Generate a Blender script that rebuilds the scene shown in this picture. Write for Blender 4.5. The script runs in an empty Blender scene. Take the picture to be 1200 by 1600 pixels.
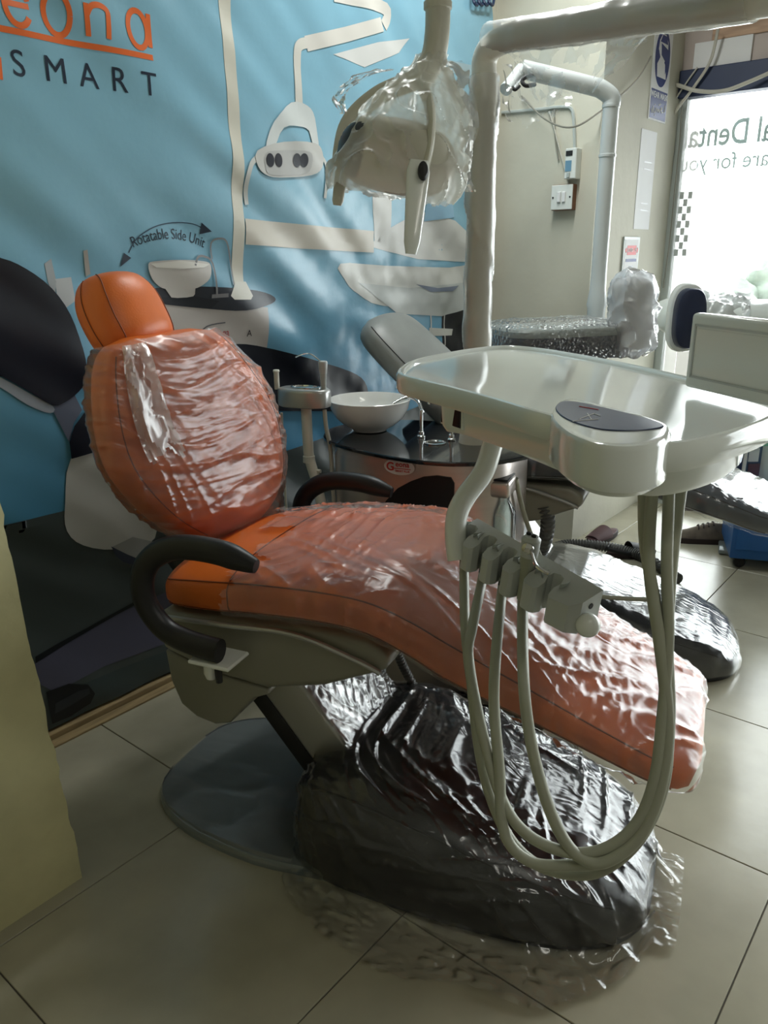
import bpy, bmesh, math, random
from mathutils import Vector, Matrix, noise
V = Vector
PI = math.pi
random.seed(7)
sc = bpy.context.scene
COL = sc.collection

# ------------------------------------------------------------------ camera, world, light, exposure
H = 1.345
F = 1215.0
RIGHT = V((0.6290, -0.7774, -0.0104)); DOWN = V((-0.2510, -0.1908, -0.9490)); FWD = V((0.7358, 0.5995, -0.3151))
def _basis():
    dn = V(((640-600)/F, (4463-800)/F, 1.0)).normalized(); up = -dn
    d1 = V(((1640-600)/F, (385-800)/F, 1.0)); d1 = (d1-up*d1.dot(up)).normalized()
    yv = up.cross(d1)
    return Matrix((d1, yv, up))          # rows: room axes in camera (right, down, forward) terms
MB = _basis()
RIGHT, DOWN, FWD = MB@V((1, 0, 0)), MB@V((0, 1, 0)), MB@V((0, 0, 1))
EYE = V((0, 0, H))
cam_data = bpy.data.cameras.new('camera'); cam = bpy.data.objects.new('camera', cam_data); COL.objects.link(cam)
cam_data.sensor_fit = 'HORIZONTAL'; cam_data.sensor_width = 36.0; cam_data.lens = 36.0*F/1200.0
cam_data.clip_start = 0.05; cam_data.clip_end = 100
cm = Matrix((RIGHT, -DOWN, -FWD)).transposed().to_4x4(); cm.translation = EYE
cam.matrix_world = cm
sc.camera = cam

wd = bpy.data.worlds.new('daylight'); sc.world = wd; wd.use_nodes = True
wn = wd.node_tree.nodes
wn['Background'].inputs['Color'].default_value = (0.93, 0.97, 1.0, 1)
wn['Background'].inputs['Strength'].default_value = 5.0

def area(name, loc, rot, sx, sy, e, col):
    l = bpy.data.lights.new(name, 'AREA'); l.shape = 'RECTANGLE'; l.size = sx; l.size_y = sy; l.energy = e; l.color = col
    o = bpy.data.objects.new(name, l); COL.objects.link(o); o.location = loc; o.rotation_euler = rot
    return o
# daylight pouring through the glazed shop front
area('shopfront_daylight', (4.42, -0.35, 1.15), (0, PI/2, 0), 2.0, 3.6, 92, (0.96, 0.98, 1.0))
# added fill light, no visible fixture, high up near the back right corner
area('fill_light_back', (2.45, 1.55, 2.72), (math.radians(-12), 0, 0), 1.2, 0.08, 22, (0.97, 1.0, 0.97))
# second added fill for camera-facing surfaces, further forward and out of view
area('fill_light_front', (0.7, -0.7, 2.74), (0, 0, 0), 1.2, 0.08, 8, (1.0, 0.98, 0.88))

sc.view_settings.view_transform = 'Standard'; sc.view_settings.look = 'None'
sc.view_settings.exposure = 0.0; sc.view_settings.gamma = 1.0
sc.view_settings.use_curve_mapping = False
sc.cycles.transparent_max_bounces = 14
sc.cycles.max_bounces = 7
sc.cycles.adaptive_threshold = 0.025

# ------------------------------------------------------------------ place helpers
TH = math.radians(16)
CO = V((1.27, 1.0, 0)); CA = V((math.sin(TH), -math.cos(TH), 0)); CL = V((math.cos(TH), math.sin(TH), 0))
def ray(u, v): return MB@V(((u-600)/F, (v-800)/F, 1.0))
def P(u, v, d=None, x=None, y=None, z=None, l=None):
    r = ray(u, v)
    if d is not None: t = d
    elif x is not None: t = x/r.x
    elif y is not None: t = y/r.y
    elif z is not None: t = (z-H)/r.z
    else: t = (l-(EYE-CO).dot(CL))/r.dot(CL)
    return EYE+r*t
def chair_w(a, l, z): return CO+CA*a+CL*l+V((0, 0, z))

# ------------------------------------------------------------------ materials
def _new(name):
    m = bpy.data.materials.new(name); m.use_nodes = True
    nt = m.node_tree; nt.nodes.clear(); out = nt.nodes.new('ShaderNodeOutputMaterial')
    return m, nt, out
def s2l(c): return tuple(((x/255.0)/12.92 if x <= 10 else ((x/255.0+0.055)/1.055)**2.4) for x in c)
def pm(name, col, rough=0.5, metal=0.0, var=0.12, vs=6.0, bump=0.0, bs=60.0, coat=0.0, spec=0.5, stretch=None, emit=0, ior=None):
    m, nt, out = _new(name)
    N, L = nt.nodes, nt.links
    b = N.new('ShaderNodeBsdfPrincipled'); L.new(b.outputs[0], out.inputs[0])
    tc = N.new('ShaderNodeTexCoord'); mp = N.new('ShaderNodeMapping'); L.new(tc.outputs['Object'], mp.inputs[0])
    if stretch: mp.inputs['Scale'].default_value = stretch
    n = N.new('ShaderNodeTexNoise'); n.inputs['Scale'].default_value = vs; n.inputs['Detail'].default_value = 5; L.new(mp.outputs[0], n.inputs['Vector'])
    r = N.new('ShaderNodeValToRGB'); L.new(n.outputs[0], r.inputs[0])
    r.color_ramp.elements[0].position = 0.3; r.color_ramp.elements[1].position = 0.75
    r.color_ramp.elements[0].color = tuple(c*(1-var) for c in col)+(1,); r.color_ramp.elements[1].color = tuple(min(1, c*(1+var*0.6)) for c in col)+(1,)
    L.new(r.outputs[0], b.inputs['Base Color'])
    b.inputs['Roughness'].default_value = rough; b.inputs['Metallic'].default_value = metal
    b.inputs['Specular IOR Level'].default_value = spec
    if coat: b.inputs['Coat Weight'].default_value = coat; b.inputs['Coat Roughness'].default_value = 0.08
    if bump:
        n2 = N.new('ShaderNodeTexNoise'); n2.inputs['Scale'].default_value = bs; n2.inputs['Detail'].default_value = 4; L.new(mp.outputs[0], n2.inputs['Vector'])
        bp = N.new('ShaderNodeBump'); bp.inputs['Strength'].default_value = bump; bp.inputs['Distance'].default_value = 0.01
        L.new(n2.outputs[0], bp.inputs['Height']); L.new(bp.outputs[0], b.inputs['Normal'])
    if emit:
        b.inputs['Emission Color'].default_value = tuple(col)+(1,); b.inputs['Emission Strength'].default_value = emit
    return m
def film(name, tint=(0.92, 0.93, 0.94), haze=0.10, crease=0.35, scale=14.0, stretch=(1, 1, 1), rough=0.16, bump=0.8, bubble=False, rot=(0, 0, 0), gloss=1.0):
    """thin clear polythene: see-through, glossy, whitish along its creases"""
    m, nt, out = _new(name)
    N, L = nt.nodes, nt.links
    tc = N.new('ShaderNodeTexCoord'); mp = N.new('ShaderNodeMapping'); L.new(tc.outputs['Object'], mp.inputs[0])
    mp.inputs['Scale'].default_value = stretch; mp.inputs['Rotation'].default_value = rot
    if bubble:
        n = N.new('ShaderNodeTexVoronoi'); n.inputs['Scale'].default_value = scale; L.new(mp.outputs[0], n.inputs['Vector']); h = n.outputs['Distance']
        inv = N.new('ShaderNodeMath'); inv.operation = 'SUBTRACT'; inv.inputs[0].default_value = 0.6; L.new(h, inv.inputs[1]); h = inv.outputs[0]
    else:
        n = N.new('ShaderNodeTexNoise'); n.noise_type = 'RIDGED_MULTIFRACTAL'; n.inputs['Scale'].default_value = scale; n.inputs['Detail'].default_value = 4
        n.inputs['Distortion'].default_value = 0.6
        L.new(mp.outputs[0], n.inputs['Vector']); h = n.outputs[0]
    bp = N.new('ShaderNodeBump'); bp.inputs['Strength'].default_value = bump; bp.inputs['Distance'].default_value = 0.012; L.new(h, bp.inputs['Height'])
    rp = N.new('ShaderNodeValToRGB'); L.new(h, rp.inputs[0])
    rp.color_ramp.elements[0].position = 0.5; rp.color_ramp.elements[1].position = 1.0
    rp.color_ramp.elements[0].color = (haze,)*3+(1,); rp.color_ramp.elements[1].color = (min(1, haze+crease),)*3+(1,)
    tr = N.new('ShaderNodeBsdfTransparent'); tr.inputs[0].default_value = (1, 1, 1, 1)
    df = N.new('ShaderNodeBsdfDiffuse'); df.inputs[0].default_value = tint+(1,); L.new(bp.outputs[0], df.inputs['Normal'])
    tl = N.new('ShaderNodeBsdfTranslucent'); tl.inputs[0].default_value = tint+(1,)
    md = N.new('ShaderNodeMixShader'); md.inputs[0].default_value = 0.4; L.new(df.outputs[0], md.inputs[1]); L.new(tl.outputs[0], md.inputs[2])
    m1 = N.new('ShaderNodeMixShader'); L.new(rp.outputs[0], m1.inputs[0]); L.new(tr.outputs[0], m1.inputs[1]); L.new(md.outputs[0], m1.inputs[2])
    gl = N.new('ShaderNodeBsdfGlossy'); gl.inputs['Roughness'].default_value = rough; gl.inputs[0].default_value = (1, 1, 1, 1); L.new(bp.outputs[0], gl.inputs['Normal'])
    fr = N.new('ShaderNodeFresnel'); fr.inputs[0].default_value = 1.5; L.new(bp.outputs[0], fr.inputs['Normal'])
    ml = N.new('ShaderNodeMath'); ml.operation = 'MULTIPLY'; ml.use_clamp = True; ml.inputs[1].default_value = 1.8*gloss; L.new(fr.outputs[0], ml.inputs[0])
    m2 = N.new('ShaderNodeMixShader'); L.new(ml.outputs[0], m2.inputs[0]); L.new(m1.outputs[0], m2.inputs[1]); L.new(gl.outputs[0], m2.inputs[2])
    L.new(m2.outputs[0], out.inputs[0])
    return m
def glassmat(name, tint, a=0.1, rough=0.02):
    m, nt, out = _new(name); N, L = nt.nodes, nt.links
    tr = N.new('ShaderNodeBsdfTransparent'); tr.inputs[0].default_value = tint+(1,)
    gl = N.new('ShaderNodeBsdfGlossy'); gl.inputs['Roughness'].default_value = rough
    fr = N.new('ShaderNodeFresnel'); fr.inputs[0].default_value = 1.45
    ad = N.new('ShaderNodeMath'); ad.inputs[1].default_value = a*0.3; L.new(fr.outputs[0], ad.inputs[0])
    mx = N.new('ShaderNodeMixShader'); L.new(ad.outputs[0], mx.inputs[0]); L.new(tr.outputs[0], mx.inputs[1]); L.new(gl.outputs[0], mx.inputs[2])
    L.new(mx.outputs[0], out.inputs[0]); return m

M = {}
def flat(rgb, rough=0.38, var=0.05):          # printed colour, from an sRGB triple
    k = ('flat',)+tuple(rgb)+(rough,)
    if k not in M: M[k] = pm('print_%d_%d_%d' % tuple(rgb), s2l(rgb), rough, var=var, vs=3)
    return M[k]
M['tile'] = pm('cream_floor_tile', (0.42, 0.395, 0.30), 0.22, var=0.14, vs=5, bump=0.03, bs=30)
M['grout'] = pm('grey_grout', (0.12, 0.11, 0.09), 0.9)
M['wall'] = pm('cream_painted_plaster', (0.62, 0.60, 0.50), 0.75, var=0.1, vs=3, bump=0.12, bs=25)
M['wall_far'] = pm('dark_shop_wall', (0.36, 0.34, 0.27), 0.8)
M['wall_old'] = pm('old_yellow_plaster', (0.66, 0.62, 0.36), 0.8, var=0.22, vs=4, bump=0.5, bs=16)
M['ceil'] = pm('ceiling_paint', (0.5, 0.49, 0.45), 0.85)
M['wood'] = pm('dusty_pale_wood', (0.36, 0.26, 0.13), 0.7, var=0.35, vs=9, stretch=(1, 8, 8))
M['header'] = pm('pinkish_header_paint', (0.55, 0.47, 0.43), 0.7)
M['header_wood'] = pm('pinkish_wood_panel', (0.55, 0.36, 0.24), 0.6, var=0.3, vs=6, stretch=(8, 1, 8))
M['navy'] = pm('navy_leatherette', (0.012, 0.02, 0.055), 0.45, var=0.2, vs=12)
M['navy_dark'] = pm('dark_navy_paint', (0.02, 0.035, 0.09), 0.5)
M['slate'] = pm('dark_slate_leatherette', (0.055, 0.075, 0.10), 0.42, var=0.15, vs=9)
M['greyback'] = pm('grey_leatherette', (0.22, 0.23, 0.22), 0.4, var=0.15, vs=7)
M['orange'] = pm('orange_leatherette', (0.72, 0.155, 0.020), 0.40, var=0.10, vs=9, bump=0.06, bs=220)
M['orange_seam'] = pm('orange_thread', (0.22, 0.05, 0.01), 0.6)
M['black'] = pm('black_plastic', (0.008, 0.008, 0.01), 0.42)
M['blackrub'] = pm('black_rubber', (0.012, 0.012, 0.013), 0.6)
M['boot'] = pm('black_moulded_boot', (0.012, 0.014, 0.018), 0.3, var=0.2)
M['housing'] = pm('taupe_grey_plastic', (0.25, 0.24, 0.19), 0.32, var=0.06)
M['silver'] = pm('silver_paint', (0.48, 0.48, 0.47), 0.3, metal=0.65, var=0.05)
M['base'] = pm('blue_grey_base_plate', (0.25, 0.28, 0.28), 0.28, metal=0.3, var=0.12)
M['white'] = pm('white_gloss_plastic', (0.78, 0.80, 0.76), 0.22, var=0.02, coat=0.3)
M['tray'] = pm('glossy_tray_white', (0.78, 0.82, 0.79), 0.10, var=0.02, coat=0.6)
M['greywhite'] = pm('grey_white_plastic', (0.46, 0.50, 0.48), 0.35, var=0.03)
M['holder'] = pm('grey_holder_plastic', (0.52, 0.54, 0.53), 0.38, var=0.04)
M['hose'] = pm('grey_silicone_hose', (0.36, 0.37, 0.29), 0.45, var=0.05)
M['darkhose'] = pm('dark_corrugated_hose', (0.09, 0.09, 0.085), 0.5)
M['chrome'] = pm('chrome', (0.7, 0.7, 0.7), 0.12, metal=1.0, var=0.02)
M['ceramic'] = pm('white_ceramic', (0.82, 0.82, 0.80), 0.12, var=0.01, coat=0.4)
M['blackglass'] = pm('black_glass_top', (0.008, 0.01, 0.014), 0.05, var=0.0, coat=0.5)
M['unit'] = pm('brushed_champagne_panel', (0.60, 0.54, 0.50), 0.32, metal=0.75, var=0.06, stretch=(1, 1, 12))
M['wraptube'] = pm('pole_cream_paint', (0.72, 0.70, 0.62), 0.35, var=0.05)
M['steelpole'] = pm('pale_pole_paint', (0.66, 0.70, 0.70), 0.25, var=0.03)
M['lamp'] = pm('lamp_cream_plastic', (0.58, 0.56, 0.47), 0.4, var=0.05)
M['lampgrey'] = pm('lamp_reflector_grey', (0.05, 0.05, 0.055), 0.3, var=0.1)
M['keypad'] = pm('navy_keypad', (0.025, 0.04, 0.10), 0.35, var=0.1)
M['screen'] = pm('small_dark_screen', (0.006, 0.008, 0.014), 0.08)
M['brown'] = pm('brown_wood_box', (0.22, 0.09, 0.04), 0.6, var=0.3, vs=20)
M['paper'] = pm('white_paper', (0.82, 0.82, 0.82), 0.7, var=0.03)
M['red'] = pm('red_print', (0.65, 0.05, 0.05), 0.5)
M['blueprint'] = pm('navy_print', (0.03, 0.05, 0.2), 0.5)
M['ink'] = pm('grey_green_lettering', (0.30, 0.36, 0.34), 0.6)
M['cart'] = pm('blue_cart_enamel', (0.01, 0.10, 0.32), 0.35, var=0.08)
M['shoe'] = pm('taupe_suede', (0.16, 0.13, 0.10), 0.8, var=0.3, vs=30)
M['sole'] = pm('dark_brown_sole', (0.035, 0.022, 0.02), 0.7)
M['sandal'] = pm('maroon_sandal', (0.10, 0.045, 0.05), 0.6, var=0.2)
M['cable'] = pm('white_cable', (0.55, 0.53, 0.46), 0.5)
M['greycable'] = pm('grey_cable', (0.25, 0.24, 0.2), 0.5)
M['darkgreen'] = pm('shrub_green', (0.36, 0.42, 0.35), 0.8, var=0.4)
M['glassgreen'] = glassmat('green_edged_glass', (0.75, 0.95, 0.86))
M['pane'] = glassmat('shop_glass', (0.97, 0.99, 0.98))
M['bottle'] = glassmat('clear_bottle', (0.80, 0.90, 0.90), 0.3)
M['film_seat'] = film('film_on_seat', (0.93, 0.90, 0.88), 0.12, 0.38, 16.0, (1.0, 2.2, 2.0), 0.27, 0.2, rot=(0, 0, 0.5), gloss=.6)
M['film_back'] = film('film_on_backrest', (0.93, 0.90, 0.87), 0.09, 0.32, 15.0, (1.0, 1.0, 2.4), 0.27, 0.2, rot=(0.35, 0, 0), gloss=.6)
M['film_boot'] = film('film_on_boot', (0.80, 0.81, 0.86), 0.04, 0.28, 16.0, (1.6, 2.2, 1.5), 0.18, 0.22, rot=(0, 0, 0.6), gloss=.8)
M['film_loose'] = film('loose_film', (0.86, 0.88, 0.86), 0.08, 0.30, 22.0, (1, 1, 1), 0.25, 0.4, gloss=.5)
M['film_lamp'] = film('film_on_lamp', (0.88, 0.87, 0.79), 0.52, 0.40, 30.0, (1, 1, 1), 0.35, 0.7, gloss=.35)
M['film_pole'] = film('film_on_pole', (0.88, 0.86, 0.82), 0.35, 0.35, 12.0, (1, 1, 0.5), 0.25, 0.3, gloss=.7)
M['film_slate'] = film('film_on_slate', (0.84, 0.86, 0.90), 0.06, 0.30, 16.0, (1, 2.4, 1), 0.18, 0.25)
M['film_plate'] = film('film_on_plate', (0.80, 0.84, 0.86), 0.10, 0.25, 8.0, (0.6, 3.0, 1), 0.25, 0.3)
M['bubble'] = film('bubble_wrap', (0.9, 0.92, 0.94), 0.12, 0.35, 70.0, (1, 1, 1), 0.2, 0.8, bubble=True)
M['film_web'] = film('torn_web_film', (0.86, 0.88, 0.86), 0.10, 0.30, 22.0, (1, 1, 1), 0.35, 0.4, gloss=.12)
M['milky'] = film('milky_film', (0.93, 0.94, 0.95), 0.42, 0.4, 14.0, (1, 1, 1), 0.25, 0.4)

# ------------------------------------------------------------------ mesh helpers
WM = {}
def obj(name, bm, mat, parent=None, smooth=True, angle=40, world=False):
    me = bpy.data.meshes.new(name)
    bmesh.ops.remove_doubles(bm, verts=bm.verts, dist=1e-6)
    bmesh.ops.recalc_face_normals(bm, faces=bm.faces)
    bm.to_mesh(me); bm.free()
    for mm in (mat if isinstance(mat, (list, tuple)) else [mat]): me.materials.append(mm)
    if smooth:
        for p in me.polygons: p.use_smooth = True
        try: me.set_sharp_from_angle(angle=math.radians(angle))
        except Exception: pass
    o = bpy.data.objects.new(name, me); COL.objects.link(o)
    if parent is not None:
        o.parent = parent
        if world and parent.name in WM: o.matrix_parent_inverse = WM[parent.name].inverted()
    return o
def tag(o, label=None, cat=None, group=None, kind=None):
    if label: o['label'] = label
    if cat: o['category'] = cat
    if group: o['group'] = group
    if kind: o['kind'] = kind
    return o
def thing(name, label, cat, loc=(0, 0, 0), rz=0.0, group=None):
    o = bpy.data.objects.new(name, None); COL.objects.link(o); o.empty_display_size = 0.1
    o.location = loc; o.rotation_euler = (0, 0, rz)
    WM[o.name] = Matrix.Translation(V(loc))@Matrix.Rotation(rz, 4, 'Z')
    return tag(o, label, cat, group)
def nb(): return bmesh.new()
def box(bm, lo, hi, bev=0.0, seg=2, mtx=None):
    t = nb()
    bmesh.ops.create_cube(t, size=1.0)
    for v in t.verts: v.co = V([lo[i]+(v.co[i]+0.5)*(hi[i]-lo[i]) for i in range(3)])
    if bev: bmesh.ops.bevel(t, geom=list(t.edges), offset=bev, segments=seg, profile=0.5, affect='EDGES')
    if mtx is not None: bmesh.ops.transform(t, matrix=mtx, verts=t.verts)
    merge(bm, t); return bm
def merge(bm, t):
    mp = {v: bm.verts.new(v.co) for v in t.verts}
    for f in t.faces:
        try:
            nf = bm.faces.new([mp[v] for v in f.verts]); nf.material_index = f.material_index
        except ValueError: pass
    t.free()
def cr(pts, n=8, closed=False):
    pts = [V(p) for p in pts]; k = len(pts); out = []
    rng = range(k if closed else k-1)
    for i in rng:
        if closed: p0, p1, p2, p3 = pts[(i-1) % k], pts[i], pts[(i+1) % k], pts[(i+2) % k]
        else: p0, p1, p2, p3 = pts[max(i-1, 0)], pts[i], pts[i+1], pts[min(i+2, k-1)]
        for j in range(n):
            t = j/n
            out.append(0.5*((2*p1)+(p2-p0)*t+(2*p0-5*p1+4*p2-p3)*t*t+(3*p1-p0-3*p2+p3)*t**3))
    if not closed: out.append(pts[-1])
    return out
def loft(bm, rings, cap0=True, cap1=True, close=True, mi=0):
    vs = [[bm.verts.new(p) for p in r] for r in rings]
    n = len(vs[0])
    for i in range(len(vs)-1):
        for j in range(n if close else n-1):
            f = bm.faces.new((vs[i][j], vs[i][(j+1) % n], vs[i+1][(j+1) % n], vs[i+1][j])); f.material_index = mi
    if cap0 and close: bm.faces.new(vs[0][::-1]).material_index = mi
    if cap1 and close: bm.faces.new(vs[-1]).material_index = mi
    return vs
def tube(bm, pts, r, n=10, radii=None, cap=True, sx=1.0, up0=None, mi=0):
    pts = [V(p) for p in pts]; rings = []
    t0 = (pts[1]-pts[0]).normalized()
    ref = V(up0) if up0 is not None else (V((0, 0, 1)) if abs(t0.z) < 0.9 else V((1, 0, 0)))
    nrm = (ref-t0*ref.dot(t0)).normalized()
    for i, p in enumerate(pts):
        t = (pts[min(i+1, len(pts)-1)]-pts[max(i-1, 0)])
        t = t.normalized() if t.length > 1e-9 else t0
        nrm = (nrm-t*nrm.dot(t)); nrm = nrm.normalized() if nrm.length > 1e-6 else t.orthogonal().normalized()
        b = t.cross(nrm); rr = radii[i] if radii else r
        rings.append([p+nrm*(math.cos(2*PI*k/n)*rr)+b*(math.sin(2*PI*k/n)*rr*sx) for k in range(n)])
    loft(bm, rings, cap, cap, mi=mi); return bm
def lathe(bm, prof, mtx=None, n=32, a0=0.0, a1=2*PI, mi=0, sx=1.0, sy=1.0):
    full = abs(a1-a0-2*PI) < 1e-6
    k = n if full else n+1
    rings = []
    for r, z in prof:
        ring = []
        for j in range(k):
            a = a0+(a1-a0)*j/n; p = V((r*math.cos(a)*sx, r*math.sin(a)*sy, z))
            ring.append(mtx@p if mtx is not None else p)
        rings.append(ring)
    loft(bm, rings, full and prof[0][0] > 1e-5, full and prof[-1][0] > 1e-5, close=full, mi=mi); return bm
def frame(o, zaxis, xaxis=None):
    z = V(zaxis).normalized(); x = V(xaxis) if xaxis is not None else z.orthogonal()
    x = (x-z*x.dot(z)).normalized(); y = z.cross(x)
    m = Matrix((x, y, z)).transposed().to_4x4(); m.translation = V(o); return m
def poly_prism(bm, poly, fn, d0, d1, bev=0.0, seg=2, mi=0):
    """extrude a 2D outline: fn(p, d) -> point"""
    t = nb()
    a = [t.verts.new(fn(p, d0)) for p in poly]; b = [t.verts.new(fn(p, d1)) for p in poly]
    n = len(poly)
    t.faces.new(a[::-1]); t.faces.new(b)
    for i in range(n): t.faces.new((a[i], a[(i+1) % n], b[(i+1) % n], b[i]))
    bmesh.ops.recalc_face_normals(t, faces=t.faces)
    if bev:
        ed = [e for e in t.edges if len(e.link_faces) == 2 and e.calc_face_angle(0) > 0.6]
        bmesh.ops.bevel(t, geom=ed, offset=bev, segments=seg, profile=0.5, affect='EDGES', clamp_overlap=True)
    for f in t.faces: f.material_index = mi
    merge(bm, t); return bm
def offset_poly(pts, d):
    """pts: list of 2D Vectors (closed); move inward by d"""
    n = len(pts); area2 = sum(pts[i].x*pts[(i+1) % n].y-pts[(i+1) % n].x*pts[i].y for i in range(n))
    sg = 1 if area2 > 0 else -1; out = []
    for i in range(n):
        t = (pts[(i+1) % n]-pts[i-1]).normalized(); out.append(pts[i]+V((-t.y, t.x))*d*sg)
    return out
def interp(keys, s):
    if s <= keys[0][0]: return keys[0][1:]
    if s >= keys[-1][0]: return keys[-1][1:]
    for i in range(len(keys)-1):
        if keys[i][0] <= s <= keys[i+1][0]:
            k0, k1, k2, k3 = keys[max(i-1, 0)], keys[i], keys[i+1], keys[min(i+2, len(keys)-1)]
            h = k2[0]-k1[0]; t = (s-k1[0])/h; out = []
            for c in range(1, len(k1)):
                m1 = (k2[c]-k0[c])/max(k2[0]-k0[0], 1e-6)*h; m2 = (k3[c]-k1[c])/max(k3[0]-k1[0], 1e-6)*h
                out.append((2*t**3-3*t*t+1)*k1[c]+(t**3-2*t*t+t)*m1+(-2*t**3+3*t*t)*k2[c]+(t**3-t*t)*m2)
            return tuple(out)
def se(t, n):
    c, s = math.cos(t), math.sin(t)
    return math.copysign(abs(c)**(2.0/n), c), math.copysign(abs(s)**(2.0/n), s)
def nz(p): return noise.noise(V(p))
def crz(p, k=3.0): return max(0.0, 1-abs(noise.noise(V(p)))*k)**2
def grid(bm, fn, s0, s1, ns, t0, t1, nt, keep=None):
    vs = [[bm.verts.new(fn(s0+(s1-s0)*i/ns, t0+(t1-t0)*j/nt)) for j in range(nt+1)] for i in range(ns+1)]
    for i in range(ns):
        for j in range(nt):
            if keep is None or keep(s0+(s1-s0)*(i+.5)/ns, t0+(t1-t0)*(j+.5)/nt):
                bm.faces.new((vs[i][j], vs[i+1][j], vs[i+1][j+1], vs[i][j+1]))
    loose = [v for v in bm.verts if not v.link_faces]
    bmesh.ops.delete(bm, geom=loose, context='VERTS')
    return bm
def text_bm(s, size, align='CENTER', extrude=0.0, spacing=1.0, shear=0.0, bold=0.0):
    c = bpy.data.curves.new('lettering_src', 'FONT'); c.body = s; c.size = size; c.align_x = align; c.align_y = 'CENTER'
    c.extrude = extrude; c.space_character = spacing; c.resolution_u = 4; c.shear = shear; c.offset = bold
    o = bpy.data.objects.new('lettering_src', c)
    me = bpy.data.meshes.new_from_object(o)
    bm = nb(); bm.from_mesh(me)
    bpy.data.meshes.remove(me); bpy.data.objects.remove(o); bpy.data.curves.remove(c)
    return bm

# ================================================================== THE ROOM
YB, XR, YP, XW, ZC = 2.06, 3.335, 1.54, 4.20, 2.8
XL, YF = -2.0, -2.6
# floor: grout slab and the tiles
bm = nb(); box(bm, (XL, YF, -0.06), (XW+1.6, YB+0.1, -0.004))
floor = tag(obj('floor', bm, M['grout'], smooth=False), kind='structure')
TX, TY = 0.607, 0.600
bm = nb(); box(bm, (0.0015, 0.0015, -0.01), (TX-0.0015, TY-0.0015, 0.0), 0.0012, 1)
t0 = obj('tile', bm, M['tile'], floor, smooth=False)
first = True
for i in range(-4, 10):
    for j in range(-5, 4):
        x, y = 0.426+TX*i, 0.205+TY*j
        if x+TX > XW+1.5 or x < XL or y < YF or y > YB+0.05: continue
        o = t0 if first else t0.copy()
        if not first: COL.objects.link(o); o.parent = floor
        o.location = (x, y, 0); first = False
def wall(name, lo, hi, m, kind='structure'):
    b = nb(); box(b, lo, hi); return tag(obj(name, b, m, smooth=False), kind=kind)
wall('wall_back', (XL, YB, 0), (XR+0.11, YB+0.12, ZC), M['wall'])
wall('wall_return', (XR, YP+0.12, 0), (XR+0.12, YB, ZC), M['wall'])
wall('wall_window_side', (XR, YP, 0), (XW, YP+0.12, ZC), M['wall'])
wall('wall_far_left', (XL-0.12, YF, 0), (XL, YB, ZC), M['wall_far'])
wall('wall_front', (XL, YF-0.12, 0), (XW, YF, ZC), M['wall_far'])
wall('ceiling', (XL, YF, ZC), (XW+0.1, YB+0.1, ZC+0.1), M['ceil'])
# plaster stub on the left with its crumbling edge
bm = nb()
def stub(s, t):          # s up the wall, t across: front face then the return
    z = s*ZC
    ed = 0.668-0.045*z + 0.006*nz((z*14, 2.2, 0))+0.004*nz((z*45, 7, 1))
    if t <= 1: return V((XL+(ed-0.004-XL)*t, 1.443+(0.004*nz((t*30, z*4, 3)) if t > .6 else 0), z))
    if t <= 2: return V((ed, 1.443+0.008+(YB-1.451)*(t-1), z))
grid(bm, stub, 0, 1, 130, 0, 2, 24)
tag(obj('wall_left', bm, M['wall_old'], smooth=True, angle=50), kind='structure')
# pale timber skirting under the banner, with a loose strip lying against it
bm = nb(); box(bm, (0.66, 1.995, 0), (XR, YB, 0.022), 0.003)
tag(obj('baseboard_back', bm, M['wood'], smooth=False), kind='structure')
bm = nb(); box(bm, (0.75, 1.955, 0), (2.5, 1.988, 0.008), 0.002)
tag(obj('wooden_strip', bm, M['wood'], smooth=False), 'thin dusty wooden strip lying along the foot of the banner', 'wood strip')

# shop front: posts, header, dark valance, glass
def sf(name, ylo, yhi, zlo, zhi, m, t=0.08, x=XW): return wall(name, (x, ylo, zlo), (x+t, yhi, zhi), m)
win = bpy.data.objects.new('window_1', None); COL.objects.link(win); tag(win, kind='structure'); win.location = (XW, -0.4, 0); WM[win.name] = Matrix.Translation((XW, -0.4, 0))
bm = nb(); box(bm, (XW+0.03, -2.5, 0.06), (XW+0.038, 1.50, 2.07)); obj('pane', bm, M['pane'], win, smooth=False, world=True)
bm = nb(); box(bm, (XW, -2.6, 0), (XW+0.07, 1.54, 0.06)); obj('sill', bm, M['greywhite'], win, smooth=False, world=True)
for y in (1.50, -1.2, -2.6):
    bm = nb(); box(bm, (XW, y, 0.06), (XW+0.06, y+0.045, 2.07), 0.004); obj('post', bm, M['greywhite'], win, smooth=False, world=True)
sf('wall_window_head', -2.6, 1.66, 2.16, ZC, M['header'])
bm = nb(); box(bm, (XW-0.03, -2.6, 2.045), (XW+0.05, YP, 2.165), 0.004); tag(obj('trim_1', bm, M['navy_dark'], smooth=False), kind='structure')
bm = nb(); box(bm, (XW-0.015, 1.225, 2.166), (XW-0.001, 1.485, 2.275), 0.002)
tag(obj('white_panel', bm, M['paper'], smooth=False), 'white rectangular panel fixed above the dark window valance', 'panel')
bm = nb(); box(bm, (XW-0.012, 1.10, 2.276), (XW-0.001, 1.41, 2.36), 0.002)
tag(obj('wooden_board', bm, M['header_wood'], smooth=False), 'pale wooden board fixed above the white panel over the window', 'board')
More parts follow.
